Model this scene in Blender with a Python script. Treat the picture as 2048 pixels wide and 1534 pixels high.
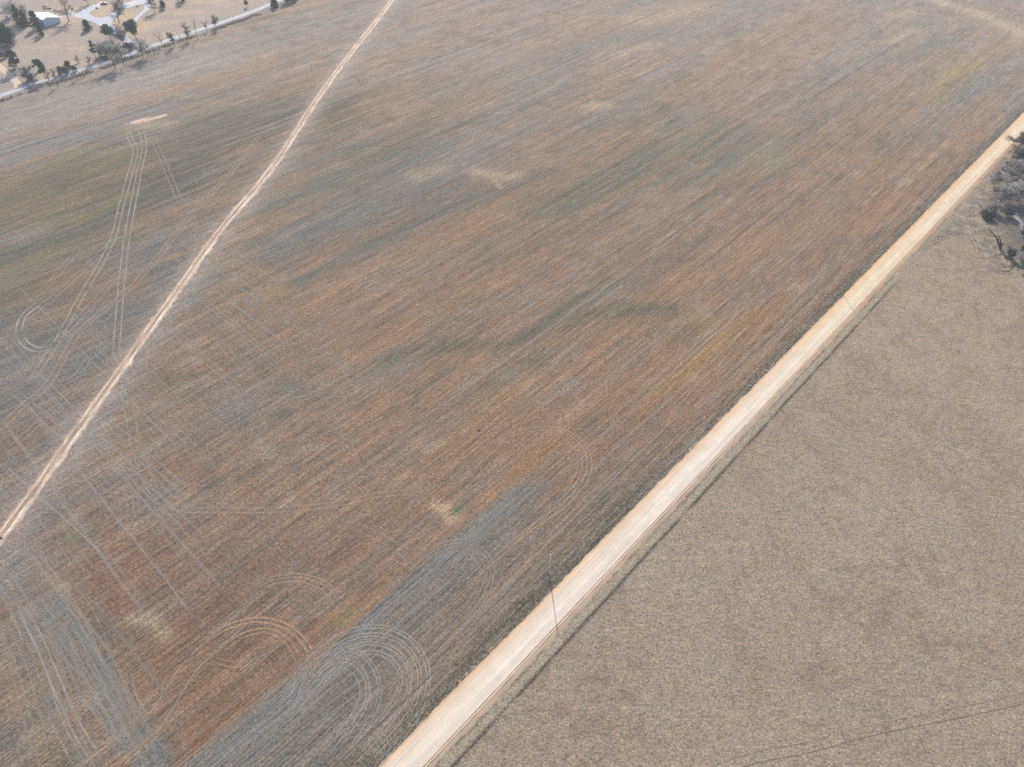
import bpy, math, random
import numpy as np, time as _t
_T0 = _t.time()
from mathutils import Vector
R = math.radians
random.seed(7)
for o in list(bpy.data.objects):
    bpy.data.objects.remove(o)
sc = bpy.context.scene
col = sc.collection

# ------------------------------------------------------------------ camera, sky, sun, exposure
H, TH, F = 160.0, 44.0, 1421.0
cam_d = bpy.data.cameras.new('camera')
cam_d.sensor_width = 36.0
cam_d.lens = 36.0 * F / 2048
cam_d.clip_start = 1.0
cam_d.clip_end = 20000
cam = bpy.data.objects.new('camera', cam_d)
col.objects.link(cam)
cam.location = (0, 0, H)
cam.rotation_euler = (R(90 - TH), 0, 0)
sc.camera = cam

SUN_EL, SUN_AZ = 29.0, -5.0          # sun stands ahead of the viewer, a little to the left
world = bpy.data.worlds.new('World')
sc.world = world
world.use_nodes = True
wn = world.node_tree
bg = wn.nodes['Background']
sky = wn.nodes.new('ShaderNodeTexSky')
sky.sky_type = 'NISHITA'
sky.sun_disc = False
sky.sun_elevation = R(SUN_EL)
sky.sun_rotation = R(SUN_AZ)
sky.dust_density = 2.0
sky.air_density = 1.0
wn.links.new(sky.outputs[0], bg.inputs[0])
bg.inputs[1].default_value = 0.12
sun_d = bpy.data.lights.new('sun', 'SUN')
sun_d.energy = 4.0
sun_d.angle = R(1.2)
sun_d.color = (1.0, 0.93, 0.84)
sun = bpy.data.objects.new('sun', sun_d)
col.objects.link(sun)
az, el = R(SUN_AZ), R(SUN_EL)
sd = Vector((math.sin(az) * math.cos(el), math.cos(az) * math.cos(el), math.sin(el)))
sun.rotation_euler = sd.to_track_quat('Z', 'Y').to_euler()
sc.view_settings.view_transform = 'Standard'
sc.view_settings.look = 'None'
sc.view_settings.gamma = 1
sc.view_settings.exposure = 0.90
sc.render.film_transparent = False
sc.cycles.transparent_max_bounces = 24
sc.cycles.max_bounces = 6
sc.cycles.volume_bounces = 0
sc.cycles.use_denoising = False
EXPK = 0.54                          # display linear value -> albedo under this light

# ------------------------------------------------------------------ helpers: ground geometry
t_ = R(TH)
CT, ST = math.cos(t_), math.sin(t_)
def at(px, py, z=0.0):
    """point of the plane at height z that the surveyed pixel shows"""
    x = (px - 1024) / F; y = -(py - 767) / F
    dx, dy, dz = x, CT + y * ST, -ST + y * CT
    k = (z - H) / dz
    return (dx * k, dy * k)
def proj(X, Y, Z=0.0):
    Zr = Z - H
    c = Y * CT - Zr * ST; u = Y * ST + Zr * CT
    return 1024 + F * X / c, 767 - F * u / c
def height_for(bx, by, ty):
    X, Y = at(bx, by)
    lo, hi = 0.0, 60.0
    for _ in range(40):
        m = (lo + hi) / 2
        if proj(X, Y, m)[1] > ty: lo = m
        else: hi = m
    return lo
def mpp(px, py):
    X, Y = at(px, py)
    return (Y * CT + H * ST) / F
def s2l(c):
    c = np.asarray(c, dtype=float) / 255.0
    return np.where(c <= 0.04045, c / 12.92, ((c + 0.055) / 1.055) ** 2.4)
def alb(c, k=EXPK):
    return s2l(c) * k

ra = np.array(at(760, 1534)); rb = np.array(at(2048, 225))
RD = (rb - ra) / np.hypot(*(rb - ra))            # direction of the dirt road and of the crop rows
RN = np.array([RD[1], -RD[0]])                   # across, towards the pasture
def uv(X, Y):
    return (X - ra[0]) * RD[0] + (Y - ra[1]) * RD[1], (X - ra[0]) * RN[0] + (Y - ra[1]) * RN[1]
def xy(u, v):
    return ra[0] + u * RD[0] + v * RN[0], ra[1] + u * RD[1] + v * RN[1]
ROAD_W = 7.4
ROWANG = math.atan2(RD[1], RD[0])

_rng = np.random.default_rng(11)
LAT = _rng.random((512, 512)).astype(np.float32)
def vn(x, y, s=0):
    x = np.asarray(x) + s * 17.37; y = np.asarray(y) + s * 9.71
    xi = np.floor(x).astype(np.int64); yi = np.floor(y).astype(np.int64)
    fx = x - xi; fy = y - yi
    fx = fx * fx * (3 - 2 * fx); fy = fy * fy * (3 - 2 * fy)
    a = LAT[xi & 511, yi & 511]; b = LAT[(xi + 1) & 511, yi & 511]
    c = LAT[xi & 511, (yi + 1) & 511]; d = LAT[(xi + 1) & 511, (yi + 1) & 511]
    return (a * (1 - fx) + b * fx) * (1 - fy) + (c * (1 - fx) + d * fx) * fy
def fbm(x, y, s=0, n=3):
    t = 0; a = 1.0; tot = 0
    for i in range(n):
        t = t + a * vn(x * 2 ** i, y * 2 ** i, s + i * 3); tot += a; a *= 0.55
    return t / tot
def sm(x, a, b):
    t = np.clip((x - a) / (b - a), 0, 1)
    return t * t * (3 - 2 * t)

# ------------------------------------------------------------------ helpers: objects and materials
def tag(o, label=None, cat=None, group=None, kind=None):
    if label: o['label'] = label
    if cat: o['category'] = cat
    if group: o['group'] = group
    if kind: o['kind'] = kind
    return o
def empty(name, loc, rz=0.0):
    o = bpy.data.objects.new(name, None)
    o.empty_display_size = 0.3
    o.location = loc; o.rotation_euler = (0, 0, rz)
    col.objects.link(o)
    return o
def mesh_obj(name, verts, faces, mat, parent=None, smooth=False):
    me = bpy.data.meshes.new(name)
    me.from_pydata([tuple(v) for v in verts], [], faces)
    me.update()
    for m in (mat if isinstance(mat, (list, tuple)) else [mat]):
        me.materials.append(m)
    if smooth:
        me.polygons.foreach_set('use_smooth', [True] * len(me.polygons))
    o = bpy.data.objects.new(name, me)
    col.objects.link(o)
    if parent: o.parent = parent
    return o
def np_mesh(name, V, Fc, mat, parent=None, colors=None, smooth=False):
    """V (n,3), Fc (m,k) arrays"""
    me = bpy.data.meshes.new(name)
    V = np.asarray(V, dtype=np.float32); Fc = np.asarray(Fc, dtype=np.int32)
    k = Fc.shape[1]
    me.vertices.add(len(V)); me.vertices.foreach_set('co', V.ravel())
    me.loops.add(Fc.size); me.loops.foreach_set('vertex_index', Fc.ravel())
    me.polygons.add(len(Fc)); me.polygons.foreach_set('loop_start', np.arange(0, Fc.size, k, dtype=np.int32))
    me.polygons.foreach_set('loop_total', np.full(len(Fc), k, dtype=np.int32))
    if smooth: me.polygons.foreach_set('use_smooth', np.ones(len(Fc), dtype=bool))
    me.update(calc_edges=True)
    if colors is not None:
        at_ = me.color_attributes.new('col', 'FLOAT_COLOR', 'POINT')
        at_.data.foreach_set('color', np.asarray(colors, dtype=np.float32).ravel())
    for m in (mat if isinstance(mat, (list, tuple)) else [mat]):
        me.materials.append(m)
    o = bpy.data.objects.new(name, me)
    col.objects.link(o)
    if parent: o.parent = parent
    return o
def new_mat(name):
    m = bpy.data.materials.new(name); m.use_nodes = True
    nt = m.node_tree
    b = nt.nodes['Principled BSDF']
    b.inputs['Roughness'].default_value = 0.9
    b.inputs['Specular IOR Level'].default_value = 0.15
    return m, nt, b
def node(nt, t, **kw):
    n = nt.nodes.new(t)
    for k, v in kw.items(): setattr(n, k, v)
    return n
def noise(nt, vec, scale, detail=3, rough=0.55, sc3=None, rot=0.0):
    if sc3 is not None:
        mp = node(nt, 'ShaderNodeMapping', vector_type='POINT')
        # rotate first, then scale: two mappings
        mp.inputs['Rotation'].default_value = (0, 0, -rot)
        nt.links.new(vec, mp.inputs[0])
        mp2 = node(nt, 'ShaderNodeMapping')
        mp2.inputs['Scale'].default_value = sc3
        nt.links.new(mp.outputs[0], mp2.inputs[0])
        vec = mp2.outputs[0]
    n = node(nt, 'ShaderNodeTexNoise')
    n.inputs['Scale'].default_value = scale
    n.inputs['Detail'].default_value = detail
    n.inputs['Roughness'].default_value = rough
    nt.links.new(vec, n.inputs['Vector'])
    return n.outputs['Fac']
def mrange(nt, val, a, b, c, d):
    n = node(nt, 'ShaderNodeMapRange')
    nt.links.new(val, n.inputs[0])
    for i, x in enumerate((a, b, c, d)): n.inputs[1 + i].default_value = x
    return n.outputs[0]
def mth(nt, op, a, b):
    n = node(nt, 'ShaderNodeMath', operation=op)
    for i, x in enumerate((a, b)):
        if isinstance(x, (int, float)): n.inputs[i].default_value = x
        else: nt.links.new(x, n.inputs[i])
    return n.outputs[0]
def mixc(nt, fac, a, b, bt='MIX'):
    n = node(nt, 'ShaderNodeMix', data_type='RGBA', blend_type=bt)
    for i, x in ((0, fac), (6, a), (7, b)):
        if isinstance(x, (int, float)): n.inputs[i].default_value = x
        elif isinstance(x, (tuple, list)): n.inputs[i].default_value = tuple(x) + ((1,) if len(x) == 3 else ())
        else: nt.links.new(x, n.inputs[i])
    return n.outputs[2]
def scale_col(nt, c, f):
    n = node(nt, 'ShaderNodeVectorMath', operation='SCALE')
    nt.links.new(c, n.inputs[0]); nt.links.new(f, n.inputs[3])
    return n.outputs[0]
def simple_mat(name, c, var=0.15, scale=3.0, rough=0.85, metal=0.0, spec=0.2, bump=0.0):
    m, nt, b = new_mat(name)
    tc = node(nt, 'ShaderNodeTexCoord')
    n = noise(nt, tc.outputs['Object'], scale, 4)
    f = mrange(nt, n, 0.3, 0.7, 1 - var, 1 + var)
    rgb = node(nt, 'ShaderNodeRGB'); rgb.outputs[0].default_value = tuple(c) + (1,)
    nt.links.new(scale_col(nt, rgb.outputs[0], f), b.inputs['Base Color'])
    b.inputs['Roughness'].default_value = rough
    b.inputs['Metallic'].default_value = metal
    b.inputs['Specular IOR Level'].default_value = spec
    if bump:
        bp = node(nt, 'ShaderNodeBump'); bp.inputs['Distance'].default_value = bump
        nt.links.new(n, bp.inputs['Height']); nt.links.new(bp.outputs[0], b.inputs['Normal'])
    return m
def attr_mat(name, var=0.15, scale=3.0, bump=0.0, rough=0.9):
    """base colour from the mesh colour attribute, broken up by noise"""
    m, nt, b = new_mat(name)
    a = node(nt, 'ShaderNodeAttribute'); a.attribute_name = 'col'
    tc = node(nt, 'ShaderNodeTexCoord')
    n = noise(nt, tc.outputs['Object'], scale, 5, 0.65)
    f = mrange(nt, n, 0.3, 0.7, 1 - var, 1 + var)
    nt.links.new(scale_col(nt, a.outputs['Color'], f), b.inputs['Base Color'])
    b.inputs['Roughness'].default_value = rough
    if bump:
        bp = node(nt, 'ShaderNodeBump'); bp.inputs['Distance'].default_value = bump
        nt.links.new(n, bp.inputs['Height']); nt.links.new(bp.outputs[0], b.inputs['Normal'])
    return m

print('TIME %.1f' % (_t.time()-_T0), '''il of the cultivated''')
# ---- soil of the cultivated field: attribute colour + drill rows + grain
def field_material(name, rows=True):
    m, nt, b = new_mat(name)
    a = node(nt, 'ShaderNodeAttribute'); a.attribute_name = 'col'
    tc = node(nt, 'ShaderNodeTexCoord'); V = tc.outputs['Object']
    if rows:
        wob = noise(nt, V, 0.012, 2)
        sep = node(nt, 'ShaderNodeCombineXYZ')
        nt.links.new(mth(nt, "MULTIPLY", wob, 3.0), sep.inputs[0])
        add = node(nt, 'ShaderNodeVectorMath', operation='ADD')
        nt.links.new(V, add.inputs[0]); nt.links.new(sep.outputs[0], add.inputs[1])
        W = add.outputs[0]
        r1 = noise(nt, W, 1.0, 2, 0.6, (0.10, 3.0, 1), ROWANG)
        r2 = noise(nt, W, 1.0, 2, 0.6, (0.020, 0.8, 1), ROWANG)
        r3 = noise(nt, W, 1.0, 2, 0.6, (0.014, 0.26, 1), ROWANG)
        g1 = noise(nt, V, 1.3, 4, 0.8)
        g2 = noise(nt, V, 0.45, 3, 0.6)
        f = mth(nt, 'MULTIPLY', mrange(nt, r1, 0.25, 0.75, 0.55, 1.48), mrange(nt, r2, 0.25, 0.75, 0.80, 1.22))
        f = mth(nt, 'MULTIPLY', f, mrange(nt, g1, 0.27, 0.73, 0.30, 1.70))
        f = mth(nt, 'MULTIPLY', f, mrange(nt, g2, 0.25, 0.75, 0.86, 1.15))
        c = scale_col(nt, a.outputs['Color'], f)
        warm = mrange(nt, r3, 0.38, 0.66, 0.0, 1.0)
        tint = mixc(nt, warm, (0.985, 1.005, 1.02), (1.03, 0.995, 0.965))
        c = mixc(nt, 1.0, c, tint, 'MULTIPLY')
        warm2 = mrange(nt, r2, 0.3, 0.7, 0.0, 1.0)
        c = mixc(nt, 1.0, c, mixc(nt, warm2, (0.98, 1.0, 1.02), (1.02, 0.998, 0.98)), 'MULTIPLY')
        # pale straw flecks
        mpr = node(nt, 'ShaderNodeMapping'); mpr.inputs['Rotation'].default_value = (0, 0, -ROWANG); nt.links.new(W, mpr.inputs[0])
        wv_ = node(nt, 'ShaderNodeTexWave', wave_type='BANDS', bands_direction='Y'); wv_.inputs['Scale'].default_value = .36
        wv_.inputs['Distortion'].default_value = 1.2; wv_.inputs['Detail'].default_value = 2; wv_.inputs['Detail Scale'].default_value = .25
        nt.links.new(mpr.outputs[0], wv_.inputs[0])
        c = scale_col(nt, c, mrange(nt, wv_.outputs['Fac'], 0, 1, .90, 1.10))
        c = scale_col(nt, c, mrange(nt, r3, 0.3, 0.7, 0.89, 1.12))
        fl = noise(nt, V, 5.5, 1, 0.5)
        c = mixc(nt, mrange(nt, fl, 0.69, 0.78, 0.0, 0.55), c, tuple(alb((222, 205, 185))))
        hb = mth(nt, 'ADD', mth(nt, 'MULTIPLY', r1, 0.8), g1)
        bd = 0.16
    else:
        g1 = noise(nt, V, 1.6, 4, 0.8)
        g2 = noise(nt, V, 0.5, 4, 0.65)
        g3 = noise(nt, V, 0.09, 3, 0.6)
        f = mth(nt, 'MULTIPLY', mrange(nt, g1, 0.28, 0.72, 0.42, 1.58), mrange(nt, g2, 0.28, 0.72, 0.82, 1.18))
        c = scale_col(nt, a.outputs['Color'], f)
        warm = mrange(nt, g2, 0.52, 0.72, 0.0, 1.0)
        c = mixc(nt, 1.0, c, mixc(nt, warm, (0.985, 1.0, 1.02), (1.06, 0.96, 0.88)), 'MULTIPLY')
        warm = mrange(nt, g3, 0.35, 0.65, 0.0, 1.0)
        c = mixc(nt, 1.0, c, mixc(nt, warm, (0.98, 1.01, 1.04), (1.03, 0.99, 0.94)), 'MULTIPLY')
        fl = noise(nt, V, 2.2, 1, 0.5)
        c = mixc(nt, mrange(nt, fl, 0.68, 0.74, 0.0, 0.75), c, tuple(alb((228, 205, 170))))
        hb = mth(nt, 'ADD', g1, mth(nt, 'MULTIPLY', g2, 0.8))
        bd = 0.30
    nt.links.new(c, b.inputs['Base Color'])
    bp = node(nt, 'ShaderNodeBump'); bp.inputs['Distance'].default_value = bd; bp.inputs['Strength'].default_value = 0.8
    nt.links.new(hb, bp.inputs['Height']); nt.links.new(bp.outputs[0], b.inputs['Normal'])
    b.inputs['Roughness'].default_value = 1.0
    b.inputs['Specular IOR Level'].default_value = 0.05
    return m
M_field = field_material('cultivated_soil', True)
M_past = field_material('pasture_turf', False)

# wheel tracks: pale dust where the straw has been rubbed off, ragged by noise
def track_material():
    m, nt, b = new_mat('wheel_track_dust')
    a = node(nt, 'ShaderNodeAttribute'); a.attribute_name = 'col'
    e = node(nt, 'ShaderNodeAttribute'); e.attribute_name = 'edge'
    tc = node(nt, 'ShaderNodeTexCoord')
    n1 = noise(nt, tc.outputs['Object'], 2.0, 3, 0.7)
    n2 = noise(nt, tc.outputs['Object'], 0.16, 3, 0.6)
    k = mth(nt, 'MULTIPLY', mrange(nt, n1, 0.30, 0.62, 0.35, 1.15), mrange(nt, n2, 0.32, 0.6, 0.6, 1.1))
    al = mth(nt, 'MULTIPLY', mth(nt, 'MULTIPLY', k, e.outputs['Fac']), a.outputs['Alpha'])
    c = scale_col(nt, a.outputs['Color'], mrange(nt, n1, 0.3, 0.7, 0.85, 1.12))
    nt.links.new(c, b.inputs['Base Color'])
    tr = node(nt, 'ShaderNodeBsdfTransparent'); mx = node(nt, 'ShaderNodeMixShader')
    cl = node(nt, 'ShaderNodeClamp'); nt.links.new(al, cl.inputs[0])
    nt.links.new(cl.outputs[0], mx.inputs[0]); nt.links.new(tr.outputs[0], mx.inputs[1]); nt.links.new(b.outputs[0], mx.inputs[2])
    nt.links.new(mx.outputs[0], nt.nodes['Material Output'].inputs[0])
    b.inputs['Specular IOR Level'].default_value = 0.05
    return m
M_track = track_material()

# ------------------------------------------------------------------ painting the land
RUST=(168,137,110); BROWN=(158,134,114); MAUVE=(156,139,128); GREY=(145,140,133); BLUE=(130,130,126)
OLIVE=(124,119,103); YEL=(166,145,98); STRAW=(196,178,150); DARK=(112,110,102); LAWN=(198,180,166)
def seg_dist(X, Y, p, q):
    px, py = p; qx, qy = q
    dx, dy = qx - px, qy - py
    L2 = dx * dx + dy * dy + 1e-9
    t = ((X - px) * dx + (Y - py) * dy) / L2
    tc = np.clip(t, 0, 1)
    return np.hypot(X - px - tc * dx, Y - py - tc * dy), t
def poly_sd(X, Y, pts):
    """signed distance, positive inside"""
    inside = np.zeros(X.shape, bool); d = np.full(X.shape, 1e9)
    n = len(pts)
    for i in range(n):
        p, q = pts[i], pts[(i + 1) % n]
        dd, _ = seg_dist(X, Y, p, q); d = np.minimum(d, dd)
        c = ((p[1] > Y) != (q[1] > Y))
        with np.errstate(divide='ignore', invalid='ignore'):
            xx = (q[0] - p[0]) * (Y - p[1]) / (q[1] - p[1] + 1e-12) + p[0]
        inside ^= c & (X < xx)
    return np.where(inside, d, -d)

BANDS = [  # colour bands of the field: pixel polyline, half width in px (vertical), colour, strength
 ([(250,200),(420,160),(530,120)],7,(196,150,118),.55), ([(440,165),(620,105)],8,RUST,.35),
 ([(560,190),(800,120),(870,90)],9,RUST,.3), ([(620,250),(800,190),(950,140)],9,RUST,.45), ([(760,275),(1000,190)],9,RUST,.5),
 ([(1050,90),(1200,50)],9,RUST,.35),
 ([(860,440),(1050,370),(1280,280)],20,RUST,.75), ([(1000,330),(1150,270)],9,RUST,.4),
 ([(700,560),(1000,430),(1240,340)],14,RUST,.6), ([(590,620),(750,550),(900,480)],26,RUST,.5),
 ([(540,650),(660,590)],40,(168,136,112),.3), ([(430,640),(500,680),(560,720)],26,(168,136,110),.45),
 ([(400,560),(440,600),(470,620)],20,YEL,.7), ([(440,520),(520,540),(545,585)],18,(176,140,92),.6),
 ([(600,710),(750,650),(1000,560)],16,RUST,.5), ([(840,650),(1010,560)],8,YEL,.4), ([(1040,540),(1320,400)],12,RUST,.4),
 ([(1440,570),(1640,430)],26,RUST,.6), ([(1280,650),(1560,470)],18,RUST,.6), ([(1340,640),(1480,650),(1520,640)],10,YEL,.5),
 ([(1240,650),(1330,600)],9,YEL,.5), ([(1050,760),(1400,560)],16,RUST,.4), ([(600,560),(900,420),(1100,340)],9,(122,120,114),.7), ([(1100,640),(1400,480)],8,(128,124,116),.5), ([(820,860),(1100,700)],7,(130,125,118),.5), ([(1400,420),(1700,280)],8,(130,127,120),.5), ([(930,820),(1130,690)],12,YEL,.55),
 ([(1240,850),(1520,640)],24,(172,132,98),.6), ([(1320,780),(1480,660)],14,YEL,.4),([(1040,900),(1250,760)],16,RUST,.5),
 ([(1200,940),(1420,760)],16,(160,124,104),.5),
 ([(960,880),(1100,790)],18,RUST,.5), ([(870,1080),(960,1010),(1070,930),(1130,890)],22,(176,134,100),.9),
 ([(620,1300),(760,1190),(890,1070)],26,(172,130,96),.9), ([(340,1520),(480,1420),(640,1300)],28,(162,124,94),.8),
 ([(660,1250),(720,1210)],8,YEL,.5),([(700,1240),(750,1200)],7,YEL,.6),
 ([(150,1140),(300,1130),(420,1180)],60,(150,118,98),.6), ([(200,1180),(260,1260)],30,(148,114,92),.5),
 ([(340,1300),(480,1290),(600,1330)],45,(150,118,94),.6), ([(300,1380),(420,1400)],40,(150,118,94),.5),
 ([(440,1130),(700,1100)],50,(156,124,104),.5), ([(380,1060),(560,1040)],30,BROWN,.5),
 ([(700,900),(900,820)],30,BROWN,.4), ([(520,1090),(800,960)],20,RUST,.4),
 ([(1100,990),(1200,890)],16,(172,126,90),.7), ([(960,1060),(1040,1010)],10,BROWN,.5),([(880,1210),(960,1150)],12,(160,128,102),.5),
 ([(1860,190),(1930,120)],24,(164,150,100),.65), ([(1880,170),(1970,110)],12,YEL,.4), ([(1700,220),(1850,110)],22,RUST,.4), ([(1540,90),(1720,20)],14,RUST,.4),
 ([(1440,130),(1600,50)],12,RUST,.35),([(1340,180),(1500,110)],10,RUST,.4),
 ([(1600,300),(1760,325),(1890,365)],7,(176,142,100),.6), ([(1480,480),(1620,400)],20,RUST,.5), ([(1700,450),(1840,380)],16,(180,136,108),.5),
 ([(1560,560),(1700,440)],18,RUST,.4), ([(1700,290),(1850,200)],10,RUST,.4), ([(1900,320),(1990,230)],12,(176,136,108),.45),([(1960,110),(2048,90)],14,(176,144,110),.4),
 ([(1200,290),(1290,320)],10,RUST,.4),
 ([(0,320),(180,262),(300,220)],16,(150,147,146),.8), ([(0,260),(200,190),(420,120)],18,(174,168,162),.5), ([(0,450),(300,330),(620,230)],34,(116,111,97),.9), ([(0,400),(250,300),(440,240)],18,OLIVE,.7),
 ([(0,520),(200,430),(400,360)],26,(114,110,100),.8),
 ([(0,380),(90,330),(190,290)],6,(156,143,96),.5), ([(60,445),(150,400)],6,(150,145,90),.5), ([(0,430),(100,380)],5,YEL,.5), ([(180,340),(240,310)],5,YEL,.4),
 ([(150,440),(260,390)],7,(150,145,90),.5),([(230,350),(300,330)],6,RUST,.4),([(0,550),(100,510),(250,480)],12,(150,138,96),.5),([(40,570),(200,530)],12,RUST,.45),
 ([(150,320),(230,300)],6,YEL,.4),([(420,410),(520,360)],9,YEL,.45),([(260,460),(330,430)],9,YEL,.3),
 ([(560,500),(760,420),(900,370)],24,(124,122,118),.9), ([(700,440),(850,370),(1010,320)],16,GREY,.55), ([(640,400),(800,340),(960,290)],16,BLUE,.5),
 ([(540,420),(700,350),(860,290)],14,(126,126,118),.6), ([(600,340),(900,230)],12,(134,132,124),.5),
 ([(720,320),(960,235)],8,OLIVE,.5),([(800,240),(930,200)],6,(136,132,108),.5),
 ([(900,310),(1100,245),(1300,180)],12,GREY,.5), ([(880,180),(1150,110)],14,GREY,.5), ([(1240,90),(1500,20)],14,GREY,.5),
 ([(1100,420),(1300,320),(1440,260)],24,(126,126,114),.8), ([(980,520),(1240,420)],14,OLIVE,.45), ([(1380,360),(1560,280)],16,(132,132,122),.7),
 ([(1330,290),(1420,250)],8,YEL,.35),([(1160,390),(1260,340)],8,OLIVE,.5),([(1100,400),(1170,380)],8,OLIVE,.5),
 ([(1600,240),(1720,190)],14,GREY,.5), ([(1750,120),(1880,40)],18,GREY,.6), ([(1930,200),(1990,160),(2048,110)],16,BLUE,.7), ([(1840,280),(1960,220)],14,GREY,.5),
 ([(1820,120),(1900,80)],10,(128,130,122),.5),
 ([(720,740),(880,690),(1010,690),(1200,620),(1340,620)],10,OLIVE,.75), ([(1080,630),(1240,570)],8,OLIVE,.5),([(1180,600),(1280,560)],9,GREY,.4),
 ([(640,780),(800,730)],16,GREY,.4), ([(760,560),(1000,490)],14,GREY,.4), ([(1000,620),(1200,520)],14,GREY,.4),([(1000,760),(1150,700)],9,GREY,.45),
 ([(1280,870),(1310,850)],6,OLIVE,.7),([(950,760),(1010,740)],8,GREY,.5),([(1080,800),(1160,760)],7,GREY,.5),
 ([(460,560),(520,620),(600,650)],10,GREY,.5), ([(420,620),(500,690)],10,GREY,.4), ([(500,720),(600,780)],20,OLIVE,.4),
 ([(0,640),(130,600),(260,560)],60,(128,126,121),.8), ([(0,780),(120,700),(220,650)],60,(128,125,120),.8), ([(30,740),(150,820)],60,(138,134,130),.5), ([(60,640),(110,680)],26,DARK,.3),
 ([(0,600),(90,585)],20,(140,122,92),.4), ([(130,560),(230,560)],16,(160,128,98),.5), ([(60,640),(150,620)],9,(160,128,98),.4),([(180,600),(260,575)],10,(158,124,96),.5),
 ([(330,640),(380,560)],14,(172,134,98),.4),
 ([(260,860),(330,880)],24,OLIVE,.5), ([(330,760),(400,800)],24,OLIVE,.45), ([(300,1000),(420,1010)],20,GREY,.4), ([(420,760),(520,860)],26,GREY,.35),
 ([(0,900),(60,840),(160,760)],50,(130,125,119),.7),([(40,880),(90,850)],16,(148,120,100),.5),([(130,800),(180,790)],14,(156,126,104),.4),
 ([(340,920),(400,950)],18,(160,122,96),.5),([(420,730),(470,760)],14,(166,128,96),.4),([(440,860),(520,940)],14,BROWN,.4),
 ([(0,1160),(60,1180),(110,1260)],50,(150,146,136),.6), ([(110,1200),(170,1270),(200,1330),(230,1440),(290,1534)],26,(138,141,138),.8),
 ([(200,1330),(250,1420),(330,1520)],30,(130,132,130),.7), ([(30,1300),(80,1420),(110,1534)],34,(132,131,125),.6), ([(0,1440),(40,1534)],40,(124,122,114),.5),
 ([(60,1360),(90,1480)],14,(160,142,118),.5), ([(140,1300),(180,1380)],12,(158,136,114),.5),([(90,1500),(110,1534)],20,(160,142,112),.5),([(240,1330),(260,1380)],16,(150,126,104),.5),
 ([(260,1235),(300,1240),(330,1270)],12,STRAW,.55), ([(90,1150),(130,1180)],9,STRAW,.45), ([(0,1090),(60,1110),(110,1130)],20,(158,150,142),.6),([(10,1180),(60,1230)],12,STRAW,.3),
 ([(872,1012),(893,1020),(900,1036)],7,(222,186,154),.9), ([(880,1012),(915,1012)],4,(204,172,140),.6), ([(910,1026),(921,1016)],3.5,(124,134,96),.8),([(895,1040),(925,1030)],5,(206,174,142),.5),
 ([(270,244),(290,240)],2.2,(250,222,198),1.0), ([(292,240),(310,236),(328,231)],1.6,(246,218,194),.95), ([(255,256),(300,250),(340,248)],5,STRAW,.5),
 ([(955,343),(985,350),(1030,352)],6,(204,184,154),.55), ([(830,350),(880,340)],7,STRAW,.45), ([(1175,215),(1215,210)],5,STRAW,.5), ([(990,360),(1000,375)],7,STRAW,.5),
 ([(850,900),(890,880)],5,STRAW,.35),([(1190,210),(1180,190)],3,STRAW,.4),
 ([(1870,0),(1930,18),(1985,40),(2048,70)],6,(200,184,158),.5), ([(1790,30),(1830,25)],5,STRAW,.4), ([(1780,80),(1830,60)],6,STRAW,.4),
 ([(1800,370),(1815,355)],5,STRAW,.5), ([(1270,40),(1400,15)],8,STRAW,.4), ([(1240,110),(1290,90)],5,STRAW,.4),
 ([(1540,330),(1570,320)],7,(140,160,112),.45), ([(680,1240),(690,1230)],3,(140,148,90),.4), ([(130,1080),(165,1070)],6,(128,142,108),.5), ([(1218,625),(1226,622)],2,(140,150,90),.4),
 ([(30,470),(90,455)],10,(170,166,152),.35), ([(0,480),(60,465)],8,(166,163,154),.35),
 ([(80,75),(150,90),(300,70)],20,LAWN,.3),
]
GREYPOLY = [(330,1600),(345,1530),(430,1468),(520,1400),(610,1340),(690,1272),(760,1195),(860,1100),(940,1030),(1010,975),(1062,955),(1110,975),
            (1060,1040),(980,1130),(900,1210),(830,1290),(790,1370),(760,1460),(700,1600)]
def px_poly(P): return [at(*p) for p in P]
TRAIL = [(-60,1160),(0,1075),(60,995),(130,895),(205,790),(300,657),(360,575),(420,487),(470,425),(505,385),(560,313),(640,190),(700,108),(745,52),(785,-2),(850,-90)]
PAVED = [(-220,262),(-90,222),(0,192),(60,170),(120,153),(190,131),(280,100),(380,66),(470,36),(540,9),(600,-18),(700,-66)]
trail_w = [at(*p) for p in TRAIL]
paved_w = [at(*p) for p in PAVED]
def poly_dist(X, Y, pts):
    d = np.full(X.shape, 1e9); s = np.zeros(X.shape)
    for i in range(len(pts) - 1):
        dd, t = seg_dist(X, Y, pts[i], pts[i + 1])
        cr = (pts[i+1][0]-pts[i][0])*(Y-pts[i][1]) - (pts[i+1][1]-pts[i][1])*(X-pts[i][0])
        k = dd < d
        d = np.where(k, dd, d); s = np.where(k, np.sign(cr), s)
    return d, s        # s>0: left of the direction

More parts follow.
